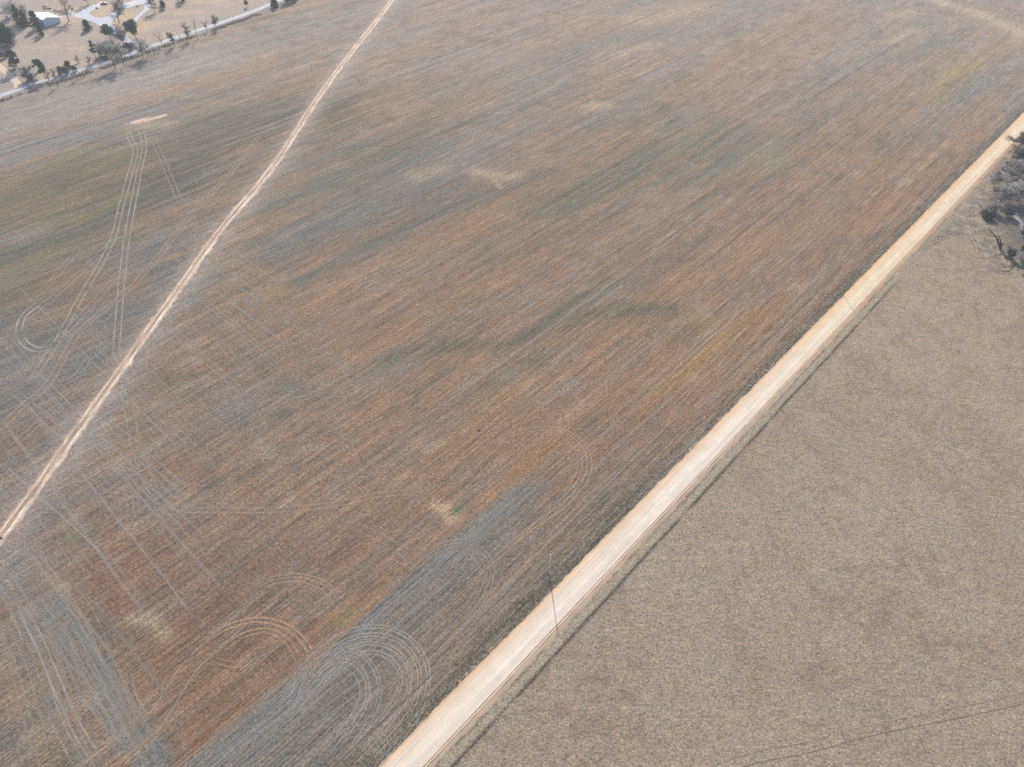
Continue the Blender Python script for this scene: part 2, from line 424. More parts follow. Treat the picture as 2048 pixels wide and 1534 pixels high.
def mix(C, c, a):
    c = np.array(c, dtype=float)
    a = np.clip(a, 0, 1)[..., None]
    return C * (1 - a) + c * a
def paint(X, Y):
    u, v = uv(X, Y)
    C = np.zeros(X.shape + (3,)); C[:] = BROWN
    big = fbm(X / 55, Y / 55, 1); st = fbm(u / 90, v / 7, 2); st2 = fbm(u / 35, v / 2.6, 5); st3 = fbm(u / 60, v / 15, 9)
    C = mix(C, MAUVE, sm(big * .5 + st * .5, .42, .58) * .8)
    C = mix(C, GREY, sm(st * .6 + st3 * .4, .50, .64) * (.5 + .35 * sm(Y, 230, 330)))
    C = mix(C, RUST, sm(1 - st * .4 - st3 * .6, .46, .60) * .8)
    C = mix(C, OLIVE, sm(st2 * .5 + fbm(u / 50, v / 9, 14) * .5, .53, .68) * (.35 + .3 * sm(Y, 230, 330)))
    C = mix(C, (134,128,120), sm(fbm(u / 28, v / 1.7, 16), .56, .70) * .5)
    C = mix(C, (172,150,130), sm(fbm(u / 40, v / 1.4, 18), .58, .72) * .5)
    C = mix(C, STRAW, sm(st2 * .6 + fbm(X / 9, Y / 9, 21) * .4, .62, .78) * .4)
    # distance haze painted in: the field pales far off and towards the far road
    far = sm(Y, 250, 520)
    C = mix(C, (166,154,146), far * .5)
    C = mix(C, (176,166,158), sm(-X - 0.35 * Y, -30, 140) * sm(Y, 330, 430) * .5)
    # broad warm ground through the centre and the lower left
    for (a_, b_, r_, k_) in ((620,640,40,.4),(300,1160,26,.75),(480,1300,24,.7),(760,800,45,.25),(1060,900,32,.55),(1100,480,60,.4),(1500,600,50,.5),(1320,760,36,.45),(560,1080,34,.45),(1700,330,70,.3)):
        q = at(a_, b_); C = mix(C, (166,130,102), np.exp(-(((X - q[0]) ** 2 + (Y - q[1]) ** 2) / r_ ** 2)) * k_ * (.55 + .8 * fbm(u / 30, v / 6, 29)))
    # small mosaic of darker, weedier and paler, strawier spots, strongest where the passes cross on the left
    zl = sm(poly_sd(X, Y, px_poly([(-80,520),(90,480),(420,450),(560,520),(640,700),(640,900),(640,1250),(260,1300),(-80,1200)])), -12, 8)
    m1 = fbm(X / 6.5, Y / 6.5, 101, 4) * .6 + fbm(u / 18, v / 4, 103) * .4
    C = mix(C, (120,116,107), sm(m1, .53, .66) * (.38 + .4 * zl))
    C = mix(C, (172,164,156), sm(1 - m1, .55, .68) * (.30 + .3 * zl))
    C = mix(C, (138,133,129), zl * sm(fbm(X / 22, Y / 22, 105, 3), .40, .58) * .55)
    # painted bands with ragged edges
    rag = fbm(u / 30, v / 2.2, 31) * .6 + fbm(X / 5, Y / 5, 33) * .4
    strk = sm(fbm(u / 45, v / 2.4, 35) * .7 + fbm(u / 12, v / .9, 37) * .3, .36, .62)
    for pts, w, c, a in BANDS:
        W = [at(*p) for p in pts]
        mid = pts[len(pts) // 2]
        A = np.array(at(mid[0], mid[1] - w)); B = np.array(at(mid[0], mid[1] + w))
        dd = np.array(W[-1]) - np.array(W[0]); dd = dd / (np.hypot(*dd) + 1e-9)
        hw = abs((A - B)[0] * dd[1] - (A - B)[1] * dd[0]) / 2
        hw = max(hw, 0.9)
        xs = [p[0] for p in W]; ys = [p[1] for p in W]; m_ = hw * 3
        K = (X > min(xs) - m_) & (X < max(xs) + m_) & (Y > min(ys) - m_) & (Y < max(ys) + m_)
        if not K.any(): continue
        d, _ = poly_dist(X[K], Y[K], W)
        f = np.exp(-0.5 * (d / (hw * (.75 + .9 * rag[K]))) ** 2) * a
        if w > 4.9 and sum(c) < 500: f = f * (.25 + .95 * strk[K])
        if c in (YEL,): f = f * .75
        else: f = np.minimum(f * 1.2, .95)
        C[K] = mix(C[K], c, f)
    # grey uncultivated strip with its sharp upper edge
    sdp = poly_sd(X, Y, px_poly(GREYPOLY))
    C = mix(C, BLUE, sm(sdp + (rag - .5) * 5, -.8, 2.4) * (.35 + .8 * fbm(u / 30, v / 1.8, 41)))
    C = mix(C, (146,128,112), sm(sdp, -.2, 1) * sm(fbm(u / 30, v / 2.0, 44), .54, .68) * .6)
    # lighter, browner ground between it and the road verge
    e = sm(v, -34, -16) * sm(-v, 0, 2) * sm(-u, -150, -40)
    C = mix(C, (140,129,117), e * .55 * fbm(u / 20, v / 1.6, 47) * 1.6)
    C = mix(C, GREY, sm(fbm(u / 60, v / 1.3, 48), .5, .62) * e * .6)
    # halo of dust and dead grass along the field trail
    d, s = poly_dist(X, Y, trail_w)
    hal = np.exp(-(np.maximum(d - 1.0, 0) / 4.8) ** 2)
    hal2 = np.exp(-(np.maximum(d - 1.0, 0) / 7.0) ** 2)
    C = mix(C, (182,174,168), np.where(s < 0, hal2 * .85, hal * .7) * (.6 + .6 * fbm(X / 4, Y / 4, 51)))
    C = mix(C, (184,152,128), np.exp(-(d / 3.0) ** 2) * .6)
    # verge left of the dirt road
    vg = sm(v, -5.2, -2.6) * sm(-v, -.2, .6)
    C = mix(C, (140,131,115), vg * .55); C = mix(C, (134,128,116), sm(v, -4.0, -2.2) * sm(-v, 0.0, .6) * fbm(u / 9, v / 1.2, 55) * 1.2)
    C = mix(C, (196,176,150), sm(v, -1.6, -.4) * sm(fbm(u / 7, v / .8, 56), .50, .64) * .6)
    lum = C.mean(-1, keepdims=True); C = lum + (C - lum) * 1.0
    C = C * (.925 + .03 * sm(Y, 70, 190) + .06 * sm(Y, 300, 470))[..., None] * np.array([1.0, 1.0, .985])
    # ---- beyond the paved road: dry lawn
    dp, sp = poly_dist(X, Y, paved_w)
    lawn = (sp > 0) | (Y > 640)
    L = np.zeros_like(C); L[:] = LAWN
    L = mix(L, (184,172,158), fbm(X / 14, Y / 14, 61) * 1.0)
    L = mix(L, (222,196,160), sm(fbm(X / 20, Y / 12, 63), .55, .7) * .5)
    for pc, rw, cc in (((250,35),9,(226,200,160)),((195,28),8,(226,198,158)),((270,60),8,(228,200,160)),((30,58),6,(206,200,176)),((60,140),10,(176,168,158)),
                       ((215,95),10,(170,160,152)),((10,165),12,(170,164,156)),((140,30),7,(218,200,182))):
        q = at(*pc); dq = np.hypot((X - q[0]), (Y - q[1]) * .6)
        L = mix(L, cc, np.exp(-(dq / rw) ** 2) * .8)
    C = np.where(lawn[..., None], L, C)
    C = mix(C, (178,166,152), np.where(sp > 0, 0, np.exp(-(dp / 9) ** 2) * .8))
    C = mix(C, (128,122,116), np.where(sp > 0, 0, np.exp(-((dp - 8) / 2.2) ** 2) * .35))
    # ---- right of the dirt road: pasture
    past = v > ROAD_W - .3
    P = np.zeros_like(C); P[:] = (165,154,136)
    P = mix(P, (154,138,120), sm(fbm(X / 8, Y / 8, 71, 5), .50, .66) * .5)
    P = mix(P, (176,166,146), sm(fbm(X / 30, Y / 30, 72, 3), .48, .62) * .4)
    P = mix(P, (168,156,140), sm(fbm(X / 16, Y / 16, 73, 4), .50, .64) * .45)
    P = mix(P, (150,132,108), sm(v, 40, 8) * sm(u, 60, 200) * 0)
    P = mix(P, (176,160,134), sm(u, 120, 260) * .5)
    P = mix(P, (134,122,108), sm(v, 22, 14) * .0)
    P = P * np.array([1.045, 1.022, 1.0])
    P = mix(P, (146,127,108), sm(fbm(X / 3.2, Y / 3.2, 88, 4) * .65 + fbm(X / 22, Y / 22, 89) * .35, .55, .66) * .34)
    P = mix(P, (190,176,154), sm(fbm(X / 2.6, Y / 2.6, 90, 3) * .7 + fbm(X / 18, Y / 18, 92) * .3, .56, .66) * .4)
    # grass strip, dark line along the ditch, trodden edge
    P = mix(P, (182,172,146), sm(-v, -ROAD_W - 3.3, -ROAD_W - 2.6) * .85)
    dk = np.exp(-((v - ROAD_W - 3.6 - .5 * (fbm(u / 8, v * 0, 75) - .5)) / .38) ** 2) * sm(-u, -255, -215)
    P = mix(P, (84,83,77), dk * .85 * sm(fbm(u / 6, v * 0, 78), .25, .5))
    P = mix(P, (112,104,94), np.exp(-((v - ROAD_W - .9) / .35) ** 2) * sm(fbm(u / 4, v, 76), .35, .6) * .8)
    # rough ground round the creek
    cw = px_poly([(1800,545),(1850,500),(1905,470),(1950,490),(1975,545),(2060,556),(2300,520),(2300,200),(2100,150),(2040,240),(1960,370)])
    sdc = poly_sd(X, Y, cw)
    P = mix(P, (158,146,130), sm(sdc, -1.5, 2) * .9)
    P = mix(P, (196,180,152), sm(sdc, -1, 2) * sm(fbm(X / 3, Y / 2.2, 81), .48, .66) * .8)
    P = mix(P, (128,121,112), sm(sdc, -1, 3) * sm(fbm(X / 3.4, Y / 2.5, 83), .55, .70) * .6)
    dwood = poly_sd(X, Y, px_poly([(1960,400),(2000,360),(2060,250),(2400,150),(2400,470),(2050,560),(2010,500)]))
    P = mix(P, (112,104,98), sm(dwood, -1, 6) * .6)
    C = np.where(past[..., None], P, C)
    return C, lawn, past

print('TIME %.1f' % (_t.time()-_T0), '''# ground grid, 0.75''')
# ground grid, 0.75 m cells, in four sheets: cultivated field, pasture, lawn
STEP = 0.75
x0, x1, y0, y1 = -500.0, 470.0, 30.0, 680.0
nx, ny = int((x1 - x0) / STEP) + 1, int((y1 - y0) / STEP) + 1
gx = x0 + STEP * np.arange(nx); gy = y0 + STEP * np.arange(ny)
GX, GY = np.meshgrid(gx, gy)
cc = GY * CT + H * ST
PXG = 1024 + F * GX / cc
vis = (np.abs(PXG - 1024) < 1024 + 330)
C = np.zeros(GX.shape + (3,)); Ln = np.zeros(GX.shape, bool); Pa = np.zeros(GX.shape, bool)
CH = 120
for j in range(0, ny, CH):
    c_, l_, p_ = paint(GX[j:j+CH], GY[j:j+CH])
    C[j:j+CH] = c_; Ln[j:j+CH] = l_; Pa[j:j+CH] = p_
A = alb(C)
# the painted land is row-modulated; keep brightness
idx = np.arange(nx * ny).reshape(ny, nx)
fq = np.stack([idx[:-1, :-1], idx[:-1, 1:], idx[1:, 1:], idx[1:, :-1]], -1).reshape(-1, 4)
fvis = vis[:-1, :-1].ravel() | vis[1:, 1:].ravel()
fl = Ln[:-1, :-1].ravel(); fp = Pa[:-1, :-1].ravel()
ALLV = np.stack([GX.ravel(), GY.ravel(), np.zeros(nx * ny)], -1)
ALLC = np.concatenate([A.reshape(-1, 3), np.ones((nx * ny, 1))], 1)
def sheet(name, fmask, mats):
    f = fq[fmask & fvis]
    used, inv = np.unique(f.ravel(), return_inverse=True)
    return np_mesh(name, ALLV[used], inv.reshape(-1, 4), mats, colors=ALLC[used])
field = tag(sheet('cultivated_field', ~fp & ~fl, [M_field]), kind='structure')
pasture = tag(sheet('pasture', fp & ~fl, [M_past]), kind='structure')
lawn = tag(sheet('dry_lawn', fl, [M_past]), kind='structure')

M_base = simple_mat('far_ground', alb((168,152,138)), .2, .02)
S = 9000
base = tag(mesh_obj('ground', [(-S,-S,-.35),(S,-S,-.35),(S,S,-.35),(-S,S,-.35)], [(0,1,2,3)], M_base), kind='structure')

print('TIME %.1f' % (_t.time()-_T0), '''------------ ribbons''')
# ------------------------------------------------------------------ ribbons
def smooth_line(P, step=2.0):
    P = [np.array(p, float) for p in P]
    if len(P) > 2:
        Q = [2 * P[0] - P[1]] + P + [2 * P[-1] - P[-2]]
        out = []
        for i in range(1, len(Q) - 2):
            n = max(2, int(np.hypot(*(Q[i+1] - Q[i])) / step))
            for k in range(n):
                t = k / n
                out.append(0.5 * ((2*Q[i]) + (-Q[i-1]+Q[i+1])*t + (2*Q[i-1]-5*Q[i]+4*Q[i+1]-Q[i+2])*t*t + (-Q[i-1]+3*Q[i]-3*Q[i+1]+Q[i+2])*t**3))
        out.append(P[-1])
        return np.array(out)
    n = max(2, int(np.hypot(*(P[1] - P[0])) / step))
    return np.array([P[0] + (P[1] - P[0]) * k / n for k in range(n + 1)])
def normals(L):
    d = np.gradient(L, axis=0)
    d /= np.hypot(d[:, 0], d[:, 1])[:, None] + 1e-9
    return np.stack([d[:, 1], -d[:, 0]], -1)       # right-hand side
TV, TF, TC, TE = [], [], [], []
tn = 0
def ribbon(L, w, color, alpha, fade=True):
    """one rubbed wheel mark lying on the field"""
    global tn
    N = normals(L); z = 0.006 + 0.002 * (tn % 22); tn += 1
    b0 = len(TV); n = len(L)
    c = alb(np.array(color) * (1.04 if sum(color) > 420 else 1))
    for i in range(n):
        k = min(1, i / 3, (n - 1 - i) / 3) if fade else 1
        for s, e in ((-1, 0), (-.45, 1), (.45, 1), (1, 0)):
            TV.append((L[i, 0] + N[i, 0] * s * w, L[i, 1] + N[i, 1] * s * w, z))
            TC.append((c[0], c[1], c[2], min(1, alpha * .92) * k)); TE.append(e)
    for i in range(n - 1):
        for q in range(3):
            a = b0 + i * 4 + q
            TF.append((a, a + 1, a + 5, a + 4))
PALE=(186,172,160); PALEG=(172,168,162); PALER=(186,158,134)
def tr(pts, offs=(0,), w=.38, color=PALE, alpha=.6, step=1.6):
    L = smooth_line([at(*p) for p in pts], step); N = normals(L)
    wob = np.array([fbm(np.array([i * .13]), np.array([0.]), 3)[0] - .5 for i in range(len(L))]) * .5
    for o in offs:
        ribbon(L + N * (o + wob)[:, None] if not np.isscalar(o + wob) else L, w, color, alpha)
PR = (-1.05, 1.05)
# pairs from the bare patch down to the left
tr([(266,256),(257,268),(262,282),(270,295),(270,310),(262,340),(250,385),(238,430),(228,470),(205,520),(180,562),(150,615),(122,668),(95,712),(58,768)], PR, .42, (196,188,176), .75)
tr([(282,256),(286,275),(288,300),(278,345),(268,400),(258,450),(250,500),(245,545),(240,600),(236,650),(233,700),(243,730)], PR, .42, (196,188,176), .75)
tr([(300,262),(312,290),(325,320),(340,355),(352,385),(366,415)], PR, .36, (186,178,168), .6)
tr([(375,450),(390,470),(410,490)], PR, .36, (190,178,168), .5)
# the faint older trail crossing above the main one
for o, w, c, a in ((0, 1.6, (186,158,136), .45), (-1.1,.45,(200,184,168),.55), (1.1,.45,(200,184,168),.55)):
    tr([(520,270),(460,347),(405,405),(367,448),(300,533),(233,602),(160,661),(98,765),(42,816),(-10,868)], (o,), w, c, a)
tr([(220,610),(170,690),(110,750),(0,860)], (-2.4,2.5), .35, PALEG, .45)
# loops, left
tr([(37,668),(43,640),(60,620),(87,600)], PR, .4, (200,194,188), .9)
tr([(37,668),(50,688),(75,700),(112,694)], PR, .4, (194,190,184), .85)
tr([(228,962),(245,950),(265,952),(282,965),(284,982),(275,992)], (-1.6,0,1.2), .28, (200,176,150), .6)
tr([(180,1000),(215,988),(250,995),(262,1010),(258,1030),(240,1050)], (-2,-.6,.8), .28, (196,176,154), .5)
tr([(120,1010),(170,995),(215,990),(240,1000)], (-2,-.6,.8), .28, PALEG, .45)
tr([(251,775),(258,820),(270,882),(290,947),(310,985)], (-1.3,1.3), .34, (192,178,164), .6)
tr([(275,760),(330,850),(400,960)], (-1.3,1.3), .3, PALEG, .45)
tr([(306,970),(325,1005),(370,1020),(430,1020),(520,1021),(600,1017),(690,1005),(760,990),(830,985),(865,1000)], (-.8,.8), .30, (196,174,152), .6)
tr([(320,965),(350,990),(392,1018)], (-.8,.8), .3, PALEG, .6)
tr([(820,1000),(850,985),(880,1005),(900,1035)], (-.8,.8), .3, PALER, .5)
tr([(640,1000),(700,1045),(760,1075),(810,1105)], (-1,1), .3, PALE, .4)
tr([(740,1060),(775,1085),(805,1108)], (-1,1), .3, PALE, .4)
# nested turns in the middle left
for k in range(6):
    s = k * 17
    tr([(560-s,560+s*.3),(600-s*.5,640+s*.9),(640-s*.2,668+s*1.1),(670,650+s*1.1),(690,600+s)], (0,), .42, (186,150,120), .6)
tr([(470,640),(520,690),(560,730),(620,745),(665,720),(680,660)], (-.8,.8), .35, (172,150,118), .5)
tr([(400,640),(470,720),(540,790),(570,803),(610,795),(680,770)], (-1,1), .42, (186,164,146), .55)
tr([(600,745),(606,770),(612,795)], (-1,1), .35, PALEG, .55)
tr([(470,600),(520,640),(600,630),(720,640)], (0,), .3, (190,150,124), .4)
tr([(500,620),(590,640),(700,625),(770,600)], (0,), .3, (190,150,124), .35)
tr([(555,800),(555,850),(556,900)], (0,), .35, PALEG, .4)
tr([(690,560),(640,640),(700,660),(760,650)], (0,), .3, (190,150,124), .3)
tr([(680,930),(690,960),(700,990)], (-.8,.8), .28, PALE, .35)
# big loop by the middle of the road
tr([(1040,900),(1000,880),(1050,862),(1105,857),(1145,870),(1170,895),(1180,925),(1172,960),(1145,995),(1105,1028),(1060,1058),(1000,1110)], (-.55,.75), .26, (202,172,144), .75)
tr([(1060,877),(1110,868),(1143,885),(1158,910),(1158,945),(1140,975),(1110,1000)], (-.55,.75), .26, (202,172,144), .65)
tr([(960,880),(1020,865),(1090,853),(1150,870)], (0,), .26, (198,168,140), .45)
# loop in the grey strip
for o in (-2.2,-1.2,0,1.3):
    tr([(820,1160),(850,1125),(890,1100),(925,1095),(955,1110),(970,1135),(968,1165),(950,1200),(920,1240)], (o,), .22, (190,180,168), .55)
tr([(700,1290),(790,1200),(880,1130),(1010,1020),(1070,965)], (-1.5,0,1.5), .3, (168,172,172), .5)
tr([(650,1340),(720,1270),(860,1160),(1000,1045)], (-1.6,0), .3, (170,172,170), .45)
tr([(860,1100),(950,1080),(1000,1075)], (0,), .3, (176,176,174), .35)
tr([(712,1282),(730,1245),(748,1212)], (0,), .22, (196,196,194), .6)
# the dense nest of turns, bottom
for k, o in enumerate((-4.6,-3.8,-2.6,-1.8,-.4,.4,1.8,2.6)):
    tr([(600,1400),(640,1345),(690,1302),(740,1287),(785,1297),(812,1325),(820,1360),(808,1405),(775,1450),(700,1534)], (o,), .22, (200,194,184), .62)
for k, o in enumerate((-2.6,-1.8,0,.8,2.2)):
    tr([(560,1440),(615,1370),(660,1325),(700,1320),(730,1345),(740,1380),(730,1420),(690,1480),(650,1534)], (o,), .22, (194,190,182), .52)
for o in (-3,-1.6,0,1.4): 
    tr([(420,1534),(560,1420),(620,1360),(690,1310),(760,1250)], (o,), .25, (182,184,182), .5)
    tr([(500,1534),(640,1420),(760,1330),(900,1200)], (o * 1.6,), .25, (184,180,172), .45)
    tr([(620,1534),(740,1430),(860,1320),(1000,1190)], (o * 1.5,), .25, (182,176,168), .4)
tr([(580,1430),(590,1390),(605,1355),(640,1340)], (-.8,.8), .25, (196,198,196), .6)
for o in (-1,0,1.2):
    tr([(660,1534),(680,1480),(710,1462),(740,1462),(762,1480),(768,1505),(750,1534)], (o,), .22, (192,176,158), .5)
# loops above it in the brown ground
tr([(392,1300),(440,1262),(500,1242),(555,1246),(595,1270),(618,1300),(625,1340),(600,1385)], (-.6,.6), .28, (202,164,130), .95)
tr([(430,1315),(480,1275),(530,1262),(570,1280),(592,1310),(603,1340)], (-.6,.6), .28, (202,164,130), .85)
tr([(415,1310),(440,1325),(490,1330),(540,1310)], (-.6,.6), .26, (196,160,130), .7)
tr([(500,1190),(545,1165),(600,1160),(645,1175),(670,1200)], (-1.6,-.6,.6), .26, (198,172,148), .75)
tr([(560,1175),(600,1190),(640,1230),(660,1290)], (-.6,.6), .22, (186,162,138), .4)
tr([(520,1220),(570,1240),(620,1300)], (-.6,.6), .22, (186,162,138), .4)
tr([(340,1370),(390,1365),(440,1375)], (-1.2,-.4,.6), .24, (186,156,112), .5)
tr([(370,1380),(450,1395),(530,1370),(590,1320)], (-.6,.6), .22, (180,152,124), .35)
tr([(280,1310),(250,1340),(243,1380),(262,1420),(290,1470)], (-.8,.8), .3, (190,170,148), .5)
# diagonal pair through the lower left, and the headland
tr([(260,1534),(300,1460),(345,1390),(375,1340),(420,1295),(500,1225),(560,1180)], (-2.0,2.0), .26, (196,184,170), .6)
tr([(330,1534),(420,1440),(560,1340),(640,1280),(900,1080)], (-1,1), .22, (178,144,112), .5)
for pts, a in (([(20,1200),(50,1270),(85,1350),(112,1440),(160,1534)], .65), ([(40,1215),(75,1280),(110,1360),(150,1450),(200,1534)], .7),
               ([(60,1180),(120,1280),(180,1400),(270,1500)], .4), ([(120,1220),(170,1320),(220,1400),(275,1480)], .5),
               ([(150,1300),(200,1390),(260,1490)], .4), ([(0,1240),(40,1330),(70,1430),(90,1534)], .35), ([(250,1330),(262,1390),(290,1450)], .5),
               ([(180,1290),(240,1420),(300,1530)], .4), ([(0,1150),(30,1180),(60,1230)], .5), ([(230,1300),(255,1270),(250,1330)], .3)):
    tr(pts, (-.9,.9), .32, (192,184,170), a)
for o in (-2.6,-1.6,-.6,.6):
    tr([(110,1440),(140,1415),(170,1408),(200,1420),(215,1450),(222,1500),(215,1534)], (o,), .24, (184,182,176), .5)
for o in (-.7,.2,1.0):
    tr([(110,1195),(122,1180),(134,1165),(136,1155)], (o,), .22, (206,188,164), .7)
rg2 = random.Random(17)
HL = [[(-20,1130),(40,1215),(85,1320),(120,1430),(170,1560)], [(-20,1060),(60,1150),(140,1260),(200,1370),(270,1500),(300,1560)], [(60,1110),(150,1230),(230,1340),(300,1450),(340,1550)]]
for q in range(46):
    b_ = rg2.choice(HL); o = rg2.uniform(-7, 7)
    P_ = [(x + rg2.gauss(0, 7), y + rg2.gauss(0, 7)) for x, y in b_]
    k0 = rg2.choice((0, 0, 1)); P_ = P_[k0:k0 + rg2.choice((3, 4, 5))]
    tr(P_, (o,), rg2.choice((.22, .3, .45)), rg2.choice((PALEG, PALE, (160,162,160), (176,158,138))), rg2.uniform(.25, .6))
for q in range(26):     # concentric passes round the turns
    cx_, cy_, rx_, ry_, t0_, t1_ = rg2.choice(((742,1372,80,84,-2.9,.9),(742,1372,62,66,-2.9,.9),(690,1400,50,80,-2.8,.6),(520,1330,110,84,-2.9,.3),(600,1240,95,78,-2.7,.2),(160,1480,60,70,-2.8,.6),(735,1500,38,42,-3,.3),(915,1160,62,66,-2.6,.8),(90,655,52,34,-3.4,1.2),(240,1020,60,40,-2.9,.2),(160,1040,70,45,-2.9,.1)))
    k = rg2.uniform(.82, 1.12)
    tr([(cx_ + rx_ * k * math.cos(t0_ + (t1_ - t0_) * j / 9), cy_ + ry_ * k * math.sin(t0_ + (t1_ - t0_) * j / 9)) for j in range(10)], (0,), rg2.choice((.2,.26)), rg2.choice((PALE, PALEG, (190,166,140))), rg2.uniform(.3, .55))
for q in range(34):     # passes along the grey strip
    x_ = rg2.uniform(330, 1000); y_ = 1560 - (x_ - 330) * .86 + rg2.uniform(-40, 110)
    L_ = rg2.uniform(120, 420)
    tr([(x_ - L_ / 2, y_ + L_ * .44), (x_, y_ + rg2.gauss(0, 4)), (x_ + L_ / 2, y_ - L_ * .41)], (0,) if q % 2 else (-.9, .9), .24, rg2.choice(((164,168,168),(172,172,168),(176,164,150))), rg2.uniform(.3, .6))
for q in range(30):     # wandering marks on the left
    x_ = rg2.uniform(0, 260); y_ = rg2.uniform(560, 960); dx_ = rg2.uniform(60, 220); sl = rg2.choice((-1.1, -.8, -.9, .9, 1.0))
    tr([(x_, y_), (x_ + dx_ / 2, y_ + dx_ / 2 * sl + rg2.gauss(0, 5)), (x_ + dx_, y_ + dx_ * sl)], PR if q % 3 else (0,), .32, rg2.choice((PALEG, PALE, (182,178,174))), rg2.uniform(.4, .8))
# marks across the upper right
tr([(1600,305),(1660,300),(1700,312),(1760,326),(1820,345),(1885,355)], (-1.2,0,1.2), .35, (186,154,122), .5)
tr([(1690,275),(1716,292),(1725,310),(1700,345),(1685,380),(1672,430),(1664,470)], (-1.2,1.2), .35, (192,170,148), .55)
tr([(1655,300),(1672,315),(1690,318),(1708,305)], (-1.5,0,1.5), .3, (186,164,144), .5)
tr([(1640,330),(1700,320),(1760,345)], (-1,1), .3, PALE, .45)
tr([(1960,45),(1963,70),(1957,92),(1935,112),(1900,140),(1820,210)], (-1.3,1.3), .45, (190,178,166), .6)
tr([(1975,95),(1990,70),(2030,60)], (-1,1), .4, PALE, .4)
tr([(1905,45),(1920,30),(1950,22)], (-1.5,1.5), .4, PALE, .5)
tr([(2030,80),(2042,100),(2040,140),(2000,190),(1900,280)], (-1,1), .4, (180,168,140), .4)
tr([(1345,330),(1375,325),(1400,340)], (-.5,.5), .35, (190,188,182), .5)
tr([(1230,95),(1260,90),(1300,70)], (0,), .6, (200,178,150), .4)
tr([(460,50),(472,135),(485,145)], (0,), .4, (190,170,150), .3)
for o in (-1.5,0,1.5): tr([(500,395),(530,378),(562,385),(545,400),(520,398)], (o,), .3, (200,186,160), .5)
# cross-wise passes in the left part of the field
ZONE = px_poly([(-40,560),(0,530),(90,490),(250,478),(420,470),(500,480),(560,530),(600,650),(560,800),(700,980),(680,1120),(450,1240),(250,1240),(110,1080),(0,1130),(-60,1130)])
rng = random.Random(5)
def inzone(x, y): return poly_sd(np.array([x]), np.array([y]), ZONE)[0] > 0
zu = [uv(*p) for p in ZONE]
u0_, u1_ = min(p[0] for p in zu), max(p[0] for p in zu); v0_, v1_ = min(p[1] for p in zu), max(p[1] for p in zu)
uu = u0_
while uu < u1_:
    uu += rng.uniform(1.2, 4.6)
    a = rng.choice((.25,.35,.5,.65)); cur = []
    g = rng.choice((0, 0, 1.9)); bend = rng.uniform(-.01, .01)
    vv = v0_
    vs = v0_ + rng.uniform(0, .45) * (v1_ - v0_); ve = v1_ - rng.uniform(0, .35) * (v1_ - v0_)
    while vv <= v1_:
        p = xy(uu + bend * (vv - v0_), vv)
        if inzone(*p) and vs < vv < ve: cur.append(p)
        else:
            if len(cur) > 8:
                for o in ((0,) if not g else (0, g)):
                    L = np.array(cur[::1]); cv_ = rng.uniform(.2, .9); L = L + RD[None] * (cv_ * (fbm(np.arange(len(L)) * .12, np.full(len(L), cv_ * 3), 8) - .5) * 2)[:, None]; ribbon(L + RD * o, rng.choice((.28,.38,.55)), rng.choice(((188,182,176), (192,182,172), (186,170,154))), a * rng.uniform(.55, .95))
            cur = []
        vv += 2.0
    if len(cur) > 8: ribbon(np.array(cur), .4, PALE, a)
# passes along the rows over the whole field
for k in range(260):
    vv = rng.uniform(-420, -8)
    us = rng.uniform(-60, 480); ln = rng.uniform(40, 230)
    L = np.array([xy(us + t * 4.0, vv + 1.2 * math.sin((us + t * 4) * .012 + vv)) for t in range(int(ln / 4))])
    px0 = [proj(p[0], p[1]) for p in (L[0], L[-1])]
    if inzone(*L[0]) or inzone(*L[-1]): continue
    if max(p[1] for p in px0) < 150 and min(p[0] for p in px0) < 620: continue
    ribbon(L, rng.choice((.2,.28,.36)), rng.choice(((194,182,170), (182,178,172), PALER, (184,150,120), (118,110,102), (204,170,138))), rng.uniform(.4, .85))
for k in range(26):      # furrow edges and mower lines along the left verge
    vv = -1.2 - rng.random() ** 1.3 * 7.5; us = rng.uniform(-40, 300); ln = rng.uniform(30, 140)
    L = np.array([xy(us + t * 2.5, vv + .25 * math.sin((us + t * 2.5) * .08 + vv)) for t in range(int(ln / 2.5))])
    ribbon(L, rng.choice((.16,.24)), rng.choice(((104,100,90),(112,106,96),(186,174,150),(176,160,138))), rng.uniform(.35, .7))
# pair of dark ruts at the lower right, in the pasture
n_field_tracks_end = len(TV)
DTR = [(1380,1575),(1500,1530),(1620,1505),(1750,1470),(1900,1440),(2048,1408),(2200,1375)]
L = smooth_line([at(*p) for p in DTR], 1.6); N = normals(L)
for o, a in ((0, .85), (-2.0, .5)):
    ribbon(L + N * o, .16, (124,108,94), a * .6)
tr([(1830,500),(1900,468),(1925,462),(1950,480),(1960,510)], (0,1.5), .3, (140,124,106), .5)

tme = bpy.data.meshes.new('track_tmp')
def ribbons_into(name, sel_lo, sel_hi, target):
    """wheel marks are part of the surface pattern of the ground sheet they lie on"""
    V = np.array(TV[sel_lo:sel_hi]); Fx = np.array([f for f in TF if sel_lo <= f[0] < sel_hi]) - sel_lo
    o = np_mesh(name, V, Fx, [M_track], colors=np.array(TC[sel_lo:sel_hi]))
    e = o.data.attributes.new('edge', 'FLOAT', 'POINT'); e.data.foreach_set('value', np.array(TE[sel_lo:sel_hi], dtype=np.float32))
    tag(o, kind='structure')
    return o
ribbons_into('wheel_tracks', 0, n_field_tracks_end, field)
ribbons_into('pasture_ruts', n_field_tracks_end, len(TV), pasture)

print('TIME %.1f' % (_t.time()-_T0), '''---------- dirt road''')
